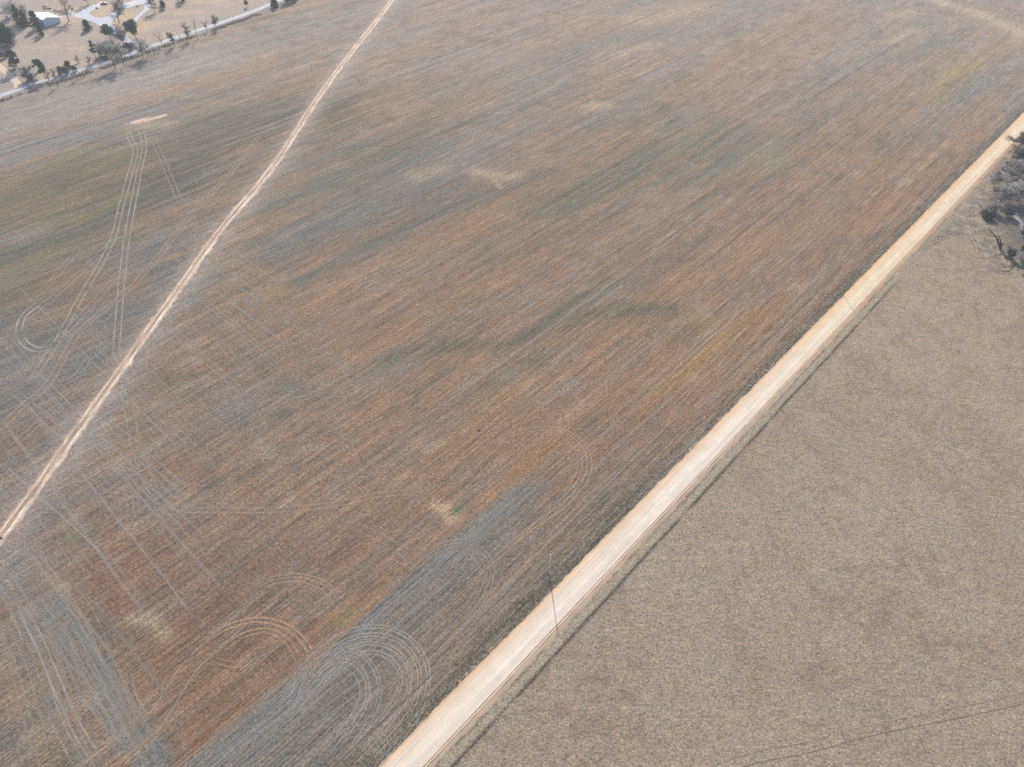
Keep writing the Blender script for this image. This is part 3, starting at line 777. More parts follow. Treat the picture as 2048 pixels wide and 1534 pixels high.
# ------------------------------------------------------------------ dirt road
def strip(name, L, prof, mat, zf=None, jit=0.0, seed=0, kind='structure', cv=.06, gain=1.0, wander=0.0):
    """prof: list of (offset, z, colour) across; L centre line"""
    N = normals(L); n = len(L); m = len(prof)
    s = np.concatenate([[0], np.cumsum(np.hypot(*np.diff(L, axis=0).T))])
    V = np.zeros((n, m, 3)); Cc = np.ones((n, m, 4))
    for j, (o, z, c) in enumerate(prof):
        e = 1.0 if j in (0, m - 1) else (.6 if j in (1, m - 2) else .2)
        w = (fbm(s / 1.8, s * 0 + j * .35 + .3, seed, 4) - .5) * 2 * jit * e
        w = w + (fbm(s / 14, s * 0 + .7, seed + 11) - .5) * 2 * wander * (0 if j in (0, m - 1) else 1)
        V[:, j, 0] = L[:, 0] + N[:, 0] * (o + w); V[:, j, 1] = L[:, 1] + N[:, 1] * (o + w)
        V[:, j, 2] = z * (1 + (.5 * (fbm(s / 2.5, s * 0 + j * .9, seed + 3) - .5) if 0 < j < m - 1 else 0))
        cj = np.array(c, float)[None] * (1 + cv * (fbm(s / 6, s * 0 + j * .8, seed + 7) - .5)[:, None] * 2)
        Cc[:, j, :3] = alb(np.clip(cj, 0, 255)) * gain
    ii = np.arange(n * m).reshape(n, m)
    Fx = np.stack([ii[:-1, :-1], ii[:-1, 1:], ii[1:, 1:], ii[1:, :-1]], -1).reshape(-1, 4)[:, ::-1]
    o = np_mesh(name, V.reshape(-1, 3), Fx, mat, colors=Cc.reshape(-1, 4), smooth=True)
    if kind: tag(o, kind=kind)
    return o
def road_material():
    m, nt, b = new_mat('packed_dirt')
    a = node(nt, 'ShaderNodeAttribute'); a.attribute_name = 'col'
    tc = node(nt, 'ShaderNodeTexCoord'); V = tc.outputs['Object']
    r1 = noise(nt, V, 1.0, 4, 0.7, (0.03, 1.8, 1), ROWANG)
    r2 = noise(nt, V, 1.0, 2, 0.6, (0.02, 0.5, 1), ROWANG)
    g = noise(nt, V, 3.0, 4, 0.7); g2 = noise(nt, V, .22, 3)
    f = mth(nt, 'MULTIPLY', mrange(nt, r1, .3, .7, .86, 1.10), mrange(nt, g, .3, .7, .92, 1.07))
    f = mth(nt, 'MULTIPLY', f, mrange(nt, g2, .3, .7, .95, 1.05))
    c = scale_col(nt, a.outputs['Color'], f)
    c = mixc(nt, 1.0, c, mixc(nt, mrange(nt, r2, .35, .65, 0, 1), (.985, 1, 1.03), (1.02, .985, .95)), 'MULTIPLY')
    nt.links.new(c, b.inputs['Base Color'])
    bp = node(nt, 'ShaderNodeBump'); bp.inputs['Distance'].default_value = .03
    nt.links.new(mth(nt, 'ADD', r1, g), bp.inputs['Height']); nt.links.new(bp.outputs[0], b.inputs['Normal'])
    b.inputs['Specular IOR Level'].default_value = .05
    return m
M_road = road_material()
LR = np.array([xy(u, ROAD_W / 2) for u in np.arange(-60, 640, .6)])
h = ROAD_W / 2
WR=(242,227,201); WC=(246,233,210); OR=(242,212,178)
prof = [(-h-.25,.004,(206,182,154)),(-h+.15,.03,(226,196,164)),(-h+.7,.06,OR),(-h+1.6,.09,(234,216,198)),(-1.0,.12,WR),(-.2,.13,WC),(.5,.13,(248,240,230)),(1.2,.12,WR),
        (h-1.3,.10,(240,228,212)),(h-1.05,.10,(226,204,182)),(h-.90,.24,(190,160,132)),(h-.74,.10,(240,216,190)),(h-.5,.09,(240,218,194)),(h-.38,.18,(200,172,144)),(h-.25,.08,(226,204,178)),(h+.25,.05,(214,186,158)),(h+.9,.004,(186,166,142))]
dirt_road = strip('dirt_road', LR, prof, M_road, jit=.5, seed=3, gain=1.08, cv=.04)
# far part of the road is redder
ca = dirt_road.data.color_attributes['col']; buf = np.zeros(len(ca.data) * 4, np.float32); ca.data.foreach_get('color', buf)
buf = buf.reshape(len(LR), -1, 4); fr = sm(np.arange(-60, 640, .6), 110, 260)[:, None, None]
buf[..., :3] *= 1 - fr * (1 - np.array([1.01, .93, .80])); ca.data.foreach_set('color', buf.ravel())

# ------------------------------------------------------------------ field trail
M_dust = attr_mat('trail_sand', .26, 1.1, .05)
LT = smooth_line(trail_w, .8)
prof = [(-2.5,.003,(176,152,134)),(-2.0,.02,(200,168,144)),(-1.45,.07,(222,196,170)),(-1.05,.14,(236,212,186)),(-.62,.06,(206,178,150)),(-.34,.03,(150,122,100)),(-.12,.12,(216,188,162)),(.12,.12,(214,186,160)),(.34,.03,(144,118,96)),
        (.62,.10,(230,202,178)),(1.05,.15,(246,224,200)),(1.5,.10,(238,214,190)),(2.0,.03,(216,194,174)),(2.6,.003,(182,166,152))]
prof = [(o * .86, z + .012 if z < .01 else z, c) for o, z, c in prof]
dirt_track = strip('dirt_track', LT, prof, M_dust, jit=1.1, seed=21, cv=.34, gain=.98, wander=.3)

# ------------------------------------------------------------------ paved road, driveway, side road
M_pave = attr_mat('worn_asphalt', .07, .8, 0)
LP = smooth_line(paved_w, 2.0)
prof = [(-2.7,.004,(190,182,172)),(-2.3,.05,(196,200,204)),(-1.0,.09,(206,212,218)),(0,.1,(210,216,222)),(1.0,.09,(206,212,218)),(2.3,.05,(198,202,206)),(2.7,.004,(190,182,172))]
paved = strip('paved_road', LP, prof, M_pave, jit=.12, seed=31)
def polysheet(name, pts, z, mat, color, jit=.25, seed=0):
    W = [at(*p) for p in pts]; W.append(W[0])
    out = []
    for i in range(len(W) - 1):
        p, q = np.array(W[i]), np.array(W[i+1]); n = max(1, int(np.hypot(*(q - p)) / 1.2))
        for k in range(n):
            r = p + (q - p) * k / n
            out.append((r[0] + (vn(r[0] * .7, r[1] * .7, seed) - .5) * 2 * jit, r[1] + (vn(r[1] * .7, r[0] * .7, seed + 5) - .5) * 2 * jit, z))
    o = mesh_obj(name, out, [tuple(range(len(out)))], mat)
    cat = o.data.color_attributes.new('col', 'FLOAT_COLOR', 'POINT')
    c = alb(color)
    cat.data.foreach_set('color', np.tile([c[0], c[1], c[2], 1], len(out)).astype(np.float32))
    return tag(o, kind='structure')
M_gravel = attr_mat('gravel', .08, 1.5, 0)
polysheet('driveway', [(147,30),(165,20),(185,11),(203,4),(205,11),(196,17),(180,23),(178,28),(188,33),(200,36),(215,33),(222,28),(230,22),(236,15),(244,8),(262,2),(285,-4),(296,2),(306,12),(300,18),(290,24),
   (280,34),(272,43),(264,42),(275,30),(286,20),(290,12),(283,8),(262,14),(247,19),(240,25),(232,33),(226,40),(222,48),(230,55),(240,62),(250,72),(264,82),(282,92),(292,97),(283,104),(262,92),(244,82),(230,68),(215,58),(200,52),(185,43),(160,36),(147,33)],
   .02, M_gravel, (214,220,228), .3, 61)
polysheet('driveway_spur', [(119,33),(135,28),(150,25),(152,32),(138,32),(120,37)], .028, M_gravel, (206,206,208), .3, 62)
polysheet('side_road', [(-60,98),(-20,116),(0,127),(16,139),(28,150),(38,160),(45,170),(52,174),(36,183),(30,178),(26,166),(12,152),(0,142),(-20,133),(-70,112)], .03, M_gravel, (236,212,188), .3, 63)
polysheet('concrete_pad', [(249,8),(270,1),(277,4),(262,12)], .06, M_gravel, (240,232,224), .05, 64)
polysheet('gravel_pad', [(192,10),(202,2),(206,6),(198,14)], .05, M_gravel, (240,226,220), .2, 65)

# creek
M_water, nt, b = new_mat('icy_creek_water')
b.inputs['Base Color'].default_value = tuple(alb((176,186,190))) + (1,)
b.inputs['Roughness'].default_value = .12; b.inputs['Specular IOR Level'].default_value = .5
tcn = node(nt, 'ShaderNodeTexCoord'); bp = node(nt, 'ShaderNodeBump'); bp.inputs['Distance'].default_value = .03
nt.links.new(noise(nt, tcn.outputs['Object'], 2.0, 2), bp.inputs['Height']); nt.links.new(bp.outputs[0], b.inputs['Normal'])
LC = smooth_line([at(*p) for p in ((2017,408),(2026,420),(2033,432),(2041,445),(2050,460),(2075,480),(2120,490))], .8)
Nc = normals(LC); wv = .75 + .35 * (fbm(np.arange(len(LC)) * .2, np.zeros(len(LC)), 5))
V = np.concatenate([np.c_[LC - Nc * wv[:, None], np.full(len(LC), .015)], np.c_[LC + Nc * wv[:, None], np.full(len(LC), .015)]])
n = len(LC); fc = [(i, i + 1, n + i + 1, n + i) for i in range(n - 1)]
tag(np_mesh('creek_water', V, np.array(fc)[:, ::-1], M_water), kind='structure')

print('TIME %.1f' % (_t.time()-_T0), '''-------------- tufts''')
# ------------------------------------------------------------------ tufts and weeds (nobody could count them)
M_tuft = attr_mat('dry_grass_blades', .2, 2.0)
nt = M_tuft.node_tree; pb = nt.nodes['Principled BSDF']
trl = node(nt, 'ShaderNodeBsdfTranslucent'); mxs = node(nt, 'ShaderNodeMixShader'); mxs.inputs[0].default_value = .5
nt.links.new(pb.inputs['Base Color'].links[0].from_socket, trl.inputs[0])
nt.links.new(pb.outputs[0], mxs.inputs[1]); nt.links.new(trl.outputs[0], mxs.inputs[2]); nt.links.new(mxs.outputs[0], nt.nodes['Material Output'].inputs[0])
def tufts(name, XY, size, colors, blades=5, seed=1, flat=.6):
    g = np.random.default_rng(seed); n = len(XY)
    XY = np.repeat(np.asarray(XY), blades, 0); size = np.repeat(np.broadcast_to(size, (n,)), blades); colors = np.repeat(np.asarray(colors), blades, 0)
    m = len(XY); a = g.random(m) * 2 * np.pi; r = size * (.15 + .5 * g.random(m))
    bx = XY[:, 0] + np.cos(a) * r * .6; by = XY[:, 1] + np.sin(a) * r * .6
    w = size * (.18 + .2 * g.random(m)); hh = size * (.4 + .8 * g.random(m)) * flat
    b_ = a + g.normal(0, .6, m)
    tx = bx + np.cos(b_) * r; ty = by + np.sin(b_) * r
    px_, py_ = -np.sin(a) * w, np.cos(a) * w
    V = np.stack([np.c_[bx - px_, by - py_, np.zeros(m)], np.c_[bx + px_, by + py_, np.zeros(m)], np.c_[tx, ty, hh]], 1).reshape(-1, 3)
    Cc = np.repeat(np.c_[colors, np.ones(m)], 3, 0); Cc[:, :3] *= (.75 + .5 * g.random((m, 1))).repeat(3, 0)
    return np_mesh(name, V, np.arange(3 * m).reshape(-1, 3), M_tuft, colors=Cc)
g = np.random.default_rng(3)
def in_view(X, Y, mg=30):
    c = Y * CT + H * ST; px = 1024 + F * X / c; py = 767 - F * (Y * ST - H * CT) / c
    return (px > -mg) & (px < 2048 + mg) & (py > -mg) & (py < 1534 + mg)
# pasture tussocks
n = 190000
U = g.uniform(-30, 330, n); Vv = ROAD_W + 4.2 + g.random(n) ** 1.2 * 260
X, Y = xy(U, Vv); k = in_view(X, Y) ; X, Y = X[k], Y[k]
keep = g.random(len(X)) < np.clip(1.3 - Y / 420, .3, 1) * (.35 + .5 * sm(fbm(X / 6, Y / 6, 91), .35, .65)); X, Y = X[keep], Y[keep]
c1, c2, c3 = alb((190,178,156)), alb((160,146,126)), alb((208,196,172)); q = g.random((len(X), 1)); 
cols = np.where(q < .5, c1, np.where(q < .82, c2, c3))
tag(tufts('pasture_grass', np.c_[X, Y], .12 + .14 * g.random(len(X)), cols, 4, 5, .5), 'short dry tussocky grass covering the pasture right of the dirt road', 'grass', kind='stuff')
# verge weeds both sides of the dirt road
n = 26000
U = g.uniform(-40, 560, n); Vv = np.where(g.random(n) < .78, -.6 - g.random(n) ** 1.5 * 4.2, ROAD_W + .4 + g.random(n) * 3.6)
n2 = 2400; U = np.r_[U, g.uniform(-40, 240, n2)]; Vv = np.r_[Vv, ROAD_W + 3.6 + g.normal(0, .16, n2) + .5 * (fbm(U[-n2:] / 8, 0 * U[-n2:], 75) - .5)]
nn = fbm(U / 5, Vv / 1.2, 95); kk = (nn > .38) & (g.random(len(U)) < .6) | (np.arange(len(U)) >= n)
dkm = (np.arange(len(U)) >= n)[kk]
U, Vv = U[kk], Vv[kk]; X, Y = xy(U, Vv)
q = g.random((len(X), 1)); left = (Vv < 0)[:, None]
cl = np.where(left, np.where(q < .55, alb((142,138,122)), np.where(q < .8, alb((168,160,138)), alb((200,186,156)))), np.where(q < .6, alb((192,184,156)), alb((156,150,126))))
cl = np.where(dkm[:, None], alb((128,122,110)), cl)
kv = in_view(X, Y)
tag(tufts('roadside_weeds', np.c_[X, Y][kv], (np.where(Vv < 0, 1., .6) * (.2 + .2 * g.random(len(X))))[kv], cl[kv], 5, 6, .4), 'dead weeds and grass growing along both edges of the dirt road', 'weeds', kind='stuff')
# scattered dark weed clumps and pale clods across the field
n = 15000
X = g.uniform(-330, 330, n); Y = g.uniform(50, 560, n); u_, v_ = uv(X, Y)
dpv, spv = poly_dist(X, Y, paved_w)
dens = fbm(X / 40, Y / 40, 97) * .6 + fbm(u_ / 40, v_ / 5, 98) * .4
k = in_view(X, Y) & (v_ < -6) & (spv < 0) & (g.random(n) < sm(dens, .42, .66) * .8 + .05)
X, Y = X[k], Y[k]; q = g.random((len(X), 1))
cl = np.where(q < .72, alb((96,92,84)), np.where(q < .85, alb((116,120,94)), alb((214,200,178))))
tag(tufts('field_weeds', np.c_[X, Y], .14 + .22 * g.random(len(X)) ** 4, cl, 6, 8, .8), 'small dark weed clumps scattered over the cultivated field', 'weeds', kind='stuff')
# rank grass round the creek
n = 26000
X = g.uniform(at(1830,540)[0], at(2300,300)[0], n); Y = g.uniform(150, 420, n)
cw = px_poly([(1810,545),(1850,500),(1905,470),(1950,490),(1975,545),(2060,556),(2300,520),(2300,200),(2100,150),(2045,250),(1965,375)])
crk, _ = poly_dist(X, Y, [tuple(p) for p in LC])
k = in_view(X, Y, 60) & (poly_sd(X, Y, cw) > 0) & (crk > 1.4); X, Y = X[k], Y[k]; q = g.random((len(X), 1))
cl = np.where(q < .6, alb((206,192,164)), np.where(q < .88, alb((170,160,142)), alb((126,120,110))))
tag(tufts('creekside_grass', np.c_[X, Y], .22 + .34 * g.random(len(X)) ** 2, cl, 5, 9, .5), 'rank pale grass and dead brush round the creek at the right edge', 'grass', kind='stuff')
# weeds along the far side of the field by the paved road
n = 3600; t = g.random(n); LPx = np.interp(t, np.linspace(0, 1, len(LP)), LP[:, 0]); LPy = np.interp(t, np.linspace(0, 1, len(LP)), LP[:, 1])
NP = normals(LP); nxp = np.interp(t, np.linspace(0, 1, len(LP)), NP[:, 0]); nyp = np.interp(t, np.linspace(0, 1, len(LP)), NP[:, 1])
o = 7.5 + g.normal(0, 1.3, n); X = LPx + nxp * o; Y = LPy + nyp * o
k = in_view(X, Y) & (fbm(X / 12, Y / 12, 99) > .5); X, Y = X[k], Y[k]; q = g.random((len(X), 1))
cl = np.where(q < .5, alb((128,121,114)), alb((168,157,144)))
tag(tufts('fence_line_brush', np.c_[X, Y], .4 + .5 * g.random(len(X)), cl, 6, 10, .9), 'low dead brush along the field edge below the paved road', 'brush', kind='stuff')

print('TIME %.1f' % (_t.time()-_T0), '''-------------- trees''')
# ------------------------------------------------------------------ trees
M_bark = simple_mat('bark', (.085, .072, .062), .3, 4, .95)
M_twig = simple_mat('bare_twigs', (.34, .31, .29), .25, .8, .95)
M_twigd = simple_mat('dark_twigs', (.15, .135, .125), .25, .8, .95)
M_twigp = simple_mat('pale_twigs', (.50, .47, .44), .25, .8, .95)
M_snag = simple_mat('snag_wood', (.05, .045, .045), .3, 3, .95)
def leaf_mat(name, c):
    m, nt, b = new_mat(name)
    tc = node(nt, 'ShaderNodeTexCoord')
    n1 = noise(nt, tc.outputs['Object'], .9, 3)
    c2 = mixc(nt, mrange(nt, n1, .35, .65, 0, 1), tuple(x * .65 for x in c), tuple(x * 1.5 for x in c))
    nt.links.new(c2, b.inputs['Base Color'])
    b.inputs['Specular IOR Level'].default_value = .1
    return m
M_cedar = leaf_mat('cedar_needles', (.036, .066, .040))
M_pine = leaf_mat('pine_needles', (.060, .100, .055))

def tube(V, Fc, p, q, r0, r1, n=5):
    d = (q - p); L = np.linalg.norm(d)
    if L < 1e-6: return
    d = d / L; a = np.cross(d, [0, 0, 1.0]) if abs(d[2]) < .9 else np.cross(d, [1.0, 0, 0])
    a /= np.linalg.norm(a); b = np.cross(d, a); b0 = len(V)
    for c, r in ((p, r0), (q, r1)):
        for i in range(n):
            t = 2 * math.pi * i / n
            V.append(c + (a * math.cos(t) + b * math.sin(t)) * r)
    for i in range(n):
        j = (i + 1) % n
        Fc.append((b0 + i, b0 + j, b0 + n + j, b0 + n + i))
def rand_dir(rg, d, spread):
    x, y, z = (d[i] + spread * rg.gauss(0, 1) for i in range(3))
    k = 1 / math.sqrt(x * x + y * y + z * z + 1e-12)
    return (x * k, y * k, z * k)
def tubes(S, n):
    """all segments (p, q, r0, r1) at once"""
    S = np.array(S, dtype=float); P, Q, r0, r1 = S[:, :3], S[:, 3:6], S[:, 6], S[:, 7]
    d = Q - P; d /= np.linalg.norm(d, axis=1)[:, None] + 1e-9
    ref = np.where(np.abs(d[:, 2:3]) < .9, np.array([[0, 0, 1.0]]), np.array([[1.0, 0, 0]]))
    a = np.cross(d, ref); a /= np.linalg.norm(a, axis=1)[:, None] + 1e-9; b = np.cross(d, a)
    t = 2 * np.pi * np.arange(n) / n; m = len(S)
    off = a[:, None] * np.cos(t)[None, :, None] + b[:, None] * np.sin(t)[None, :, None]
    V = np.concatenate([P[:, None] + off * r0[:, None, None], Q[:, None] + off * r1[:, None, None]], 1).reshape(-1, 3)
    i = np.arange(n); j = (i + 1) % n
    f = np.stack([i, j, n + j, n + i], -1)[None] + (np.arange(m) * 2 * n)[:, None, None]
    return V, f.reshape(-1, 4)
def bare_tree_parts(h, r, seed, dens=1.0, clear=.25, up=.5, maxlev=4, rmin=.13):
    """trunk+limbs, and the fine twigs of the crown"""
    rg = random.Random(seed); TS, CS = [], []
    def grow(p, d, L, rad, lev):
        seg = 3 if lev < 2 else 2
        for s in range(seg):
            d2 = rand_dir(rg, (d[0], d[1], d[2] + .10), .14 if lev else .06)
            k = L / seg; q = (p[0] + d2[0] * k, p[1] + d2[1] * k, p[2] + d2[2] * k); r1 = rad * (.82 if s < seg - 1 else .7)
            if lev <= 1: TS.append(p + q + (rad, r1))
            else: CS.append(p + q + (max(rad, .024), max(r1, .016)))
            if lev < maxlev and not (lev == 0 and s == 0 and clear > .15):
                for _ in range(int((2.2 if lev == 0 else 2.6) * (1 if lev < 3 else dens) + rg.random())):
                    a = rand_dir(rg, (d2[0] * up, d2[1] * up, d2[2] * up + .12), .62); f = rg.uniform(.3, 1)
                    grow(tuple(p[i] + (q[i] - p[i]) * f for i in range(3)), a, L * rg.uniform(.42, .66) * (r / h * 1.7 if lev == 0 else 1), r1 * .55, lev + 1)
            p, d, rad = q, d2, r1
        if lev < maxlev:
            for _ in range(2 + (rg.random() < .5)):
                grow(p, rand_dir(rg, d, .4), L * .6, rad * .8, lev + 1)
    grow((0., 0., -.1), (0., 0., 1.), h * .55, max(rmin, h * .020), 0)
    A, FA = tubes(TS, 5); B, FB = tubes(CS, 3)
    top = max(A[:, 2].max(), B[:, 2].max()); sp = np.percentile(np.hypot(B[:, 0], B[:, 1]), 92)
    for M_ in (A, B):
        w = np.clip(M_[:, 2] / (h * .3), 0, 1)[:, None]
        M_[:, :2] *= 1 + (r / sp - 1) * w
        M_[:, 2] *= h / top
    return A, FA, B, FB
def to_mesh_obj(name, V, Fc, mat, parent):
    F3 = [f for f in Fc]
    return np_mesh(name, V, np.array(F3), mat, parent)
def bare_tree(px, py, ty, wpx, label, seed, mat=None, dens=1.0, name='bare_tree', group=None, cat='tree', clear=.25, hs=1.0):
    X, Y = at(px, py); h_ = max(1.5, height_for(px, py, ty) * hs); r = wpx / 2 * mpp(px, py)
    A, TFx, B, CFx = bare_tree_parts(h_, r, seed, dens, clear, maxlev=4 if wpx > 15 else 3)
    e = tag(empty(name, (X, Y, 0)), label, cat, group)
    to_mesh_obj('trunk', A, TFx, M_bark, e); to_mesh_obj('crown', B, CFx, mat or M_twig, e)
    return e
def evergreen(px, py, ty, wpx, label, seed, style='cedar', name=None, group=None, lean=0.0, n=3400, base=.05, cat='tree'):
    X, Y = at(px, py); h_ = max(1.2, height_for(px, py, ty)); r = wpx / 2 * mpp(px, py)
    g = np.random.default_rng(seed)
    # lobes that make up the crown
    lob = []
    if style == 'cedar':
        for i in range(90):
            t = g.random() ** .8; z = h_ * (base + (1 - base) * t * .93)
            rr = r * (1 - t ** 1.8) ** .7 + .12 * r
            a = g.random() * 2 * np.pi; q = rr * (.1 + .75 * g.random())
            lob.append((q * np.cos(a), q * np.sin(a), z, r * (.26 + .2 * g.random())))
    elif style == 'spire':
        for i in range(90):
            t = g.random(); z = h_ * (base + (1 - base) * t * .95)
            rr = r * (1 - t) ** .85 + .06 * r
            a = g.random() * 2 * np.pi; q = rr * (.3 + .6 * g.random())
            lob.append((q * np.cos(a), q * np.sin(a), z, r * (.20 + .2 * g.random()) * (1.1 - .6 * t)))
    else:                                               # open pine crown on a clear trunk
        for i in range(44):
            t = g.random(); z = h_ * (.38 + .58 * t)
            rr = r * np.sin(np.pi * (.18 + .72 * t)) ** .7
            a = g.random() * 2 * np.pi; q = rr * (.1 + .8 * g.random())
            lob.append((q * np.cos(a), q * np.sin(a), z, r * (.22 + .16 * g.random())))
    lob = np.array(lob); k = g.integers(0, len(lob), n)
    d = g.normal(0, 1, (n, 3)); d /= np.linalg.norm(d, axis=1)[:, None]
    d *= (g.random((n, 1)) ** .45); d[:, 2] *= .75
    c = lob[k, :3] + d * lob[k, 3:4]
    c[:, 2] = np.maximum(c[:, 2], .1)
    s = (.2 + .26 * g.random(n)) * (.6 + .14 * r)
    t1 = g.normal(0, 1, (n, 3)); t1 /= np.linalg.norm(t1, axis=1)[:, None]
    t2 = g.normal(0, 1, (n, 3)); t2 -= (t2 * t1).sum(1)[:, None] * t1; t2 /= np.linalg.norm(t2, axis=1)[:, None]
    V = np.stack([c - t1 * s[:, None], c + t1 * s[:, None] * .8 + t2 * s[:, None] * .5, c + t2 * s[:, None] * .9 - t1 * s[:, None] * .1], 1).reshape(-1, 3)
    e = tag(empty(name or ('pine_tree' if style == 'pine' else 'cedar_tree'), (X, Y, 0)), label, cat, group)
    e.rotation_euler = (0, R(lean), 0)
    np_mesh('crown', V, np.arange(3 * n).reshape(-1, 3), M_pine if style == 'pine' else M_cedar, e)
    TVx, TFx = [], []
    p = np.array([0, 0, -.1]); tr_ = max(.12, h_ * .018); hh = h_ * (.9 if style != 'pine' else .85)
    for i in range(5):
        q = np.array([g.normal(0, .04) * h_ * .3, g.normal(0, .04) * h_ * .3, hh * (i + 1) / 5])
        tube(TVx, TFx, p, q, tr_ * (1 - i * .17), tr_ * (1 - (i + 1) * .17), 6); p = q
    if style == 'pine':
        for i in range(9):
            L_ = lob[i]; tube(TVx, TFx, np.array([0, 0, L_[2] * .7]), L_[:3], tr_ * .35, tr_ * .12, 4)
    to_mesh_obj('trunk', np.array(TVx), TFx, M_bark, e)
    return e

# evergreens by the homestead
evergreen(12,90,44,46,'big dark rounded cedar cut by the left edge of the photo, below the white camper',1,'cedar',n=9000)
evergreen(43,52,8,24,'tall dark pointed cedar between the camper and the shed, with pale bare twigs behind',2,'spire',n=5200)
evergreen(54,52,20,20,'broad lower cedar growing against the right flank of the tall pointed one',3,'spire',n=3800)
evergreen(76,56,21,20,'dark green cedar half hiding the left wall of the white shed',4,'cedar',n=5200)
evergreen(84,72,48,13,'small dense cedar at the foot of the cedar beside the shed',5,'cedar',n=3000)
evergreen(19,24,14,7,'small grey-green cedar right of the camper roof',6,'spire',n=900)
evergreen(176,60,40,18,'round cedar standing alone on the lawn just below the gravel driveway fork',7,'cedar',n=4200)
evergreen(222,78,50,27,'leaning pine with an open crown below the driveway, left of a slim bare tree',8,'pine',n=3600,lean=-4)
evergreen(273,78,39,34,'large twin-trunked pine in the loop of the driveway, above the paved road',9,'pine',n=5600)
evergreen(327,17,1,14,'compact round cedar on open lawn right of the driveway, near the top edge',10,'cedar',n=3000)
evergreen(39,140,101,26,'leaning pine with pale trunk beside the tan side road at the left edge',11,'pine',n=4200,lean=-10)
evergreen(92,158,117,24,'wide pine above the paved road, right of the utility pole',12,'pine',n=4600,lean=-6)
evergreen(122,147,133,11,'dark upright cedar bush just above the paved road, left of the grey brush',13,'cedar',n=2200)
evergreen(138,137,122,16,'dark cedar bush behind the grey roadside brush, right of the upright one',14,'cedar',n=1800)
evergreen(150,143,132,12,'low sparse cedar bush at the right end of the roadside brush',15,'cedar',n=900)
evergreen(193,119,81,15,'slim pine with a small dark top rising from the grey thicket above the paved road',16,'pine',n=1800)
evergreen(231,104,98,8,'tiny dark cedar in the thicket between the big bare tree and the driveway mouth',17,'cedar',n=700)
evergreen(550,14,-6,20,'upright cedar at the field corner where the paved road leaves the top edge',18,'spire',n=4200)
evergreen(494,14,0,10,'small pine standing right above the paved road near the top edge',19,'pine',n=1400)
evergreen(366,2,-26,22,'cedar above the top edge whose foot and shade show over the lawn',20,'cedar',n=3600)
evergreen(588,2,-10,16,'dark cedar at the top edge right of the field-corner cedar',21,'cedar',n=2400)
evergreen(1975,437,426,26,'low dark green cedar bush at the edge of the pasture by the creek trees',22,'cedar',n=3000)
evergreen(2046,500,490,12,'small dark green bush at the right edge below the creek',23,'cedar',n=1100)
# bare trees by the homestead
bare_tree(138,43,-14,34,'tall bare tree with a long clear trunk right of the white shed',31,M_twig)
bare_tree(239,46,-8,40,'broad bare tree with dark trunk on the lawn inside the driveway loop',32,M_twigd,1.2)
bare_tree(248,88,56,24,'slim bare tree with V-shaped limbs between the two large pines',33,M_twigd)
bare_tree(177,9,-22,22,'bare tree at the top edge above the driveway, only its trunk in view',34,M_twigd)
bare_tree(310,24,-10,22,'reddish bare tree beside the compact round cedar near the top edge',35,M_twigd)
bare_tree(231,137,82,42,'biggest bare tree at the field edge, its dense crown hiding part of the paved road',36,M_twigd,1.6)
bare_tree(287,116,78,32,'spreading bare tree with a dark foot where the driveway meets the paved road',37,M_twig,1.2)
bare_tree(326,94,63,14,'slender leaning bare tree right of the driveway mouth, trunk crossing the paved road',38,M_twigd,.7)
bare_tree(349,91,62,16,'small reddish bare tree, the next one right of the slender one at the driveway mouth',39,M_twigd,.8)
bare_tree(379,80,46,18,'forked bare tree at the field edge, tallest of those right of the driveway mouth',40,M_twigd,.9)
bare_tree(396,78,34,9,'thin straight bare tree just right of the forked tree at the field edge',41,M_twigd,.6)
bare_tree(414,62,38,12,'small bare tree, second from the right in the field-edge row',42,M_twigd,.8)
bare_tree(432,56,30,16,'rightmost bare tree of the field-edge row, with a pale fan-shaped crown',43,M_twigd,.9)
bare_tree(36,46,-4,52,'hazy wide bare tree standing behind the tall pointed cedar',44,M_twigp,1.4)
bare_tree(22,34,6,26,'bare bush-like tree with purplish twigs behind the camper',45,M_twig,1.0)
bare_tree(56,40,4,28,'pale bare tree between the tall pointed cedar and the shed',46,M_twigp,1.2)
for i,(a,b_,t,w,lab) in enumerate(((212,112,84,30,'pale grey leafless thicket left of the biggest bare tree'),(222,98,80,22,'pale leafless thicket below the leaning pine'),
      (200,112,92,16,'grey leafless bush at the foot of the slim pine'),(244,112,92,22,'grey leafless bush right of the biggest bare tree'),(259,100,84,18,'leafless bush left of the driveway mouth'),
      (134,148,130,26,'rounded grey brush on the upper verge between dark cedar bushes'),(156,126,108,12,'small forked leafless bush on the upper verge of the paved road'),
      (58,160,134,26,'dark grey leafless brush in the corner between side road and paved road'),(68,166,146,18,'dark low brush at the tip of the corner beside the utility pole'),
      (10,116,100,18,'purplish leafless brush at the left edge above the side road'),(30,136,118,20,'grey leafless brush below the leaning pine with the pale trunk'),
      (98,160,140,14,'brownish leafless bush at the foot of the wide pine'),(110,156,136,14,'greenish leafless bush between wide pine and upright cedar bush'),
      (180,128,112,12,'small leafless bush left of the slim pine'),(572,6,-16,26,'dark leafless brush right of the field-corner cedar at the top edge'),
      (76,70,52,14,'grey leafless bush in front of the shed corner'))):
    bare_tree(a,b_,t,w,lab,60+i,(M_twigp if 'pale' in lab or 'grey' in lab and 'dark' not in lab else M_twigd),1.3,name='leafless_bush',cat='bush',clear=0.0)
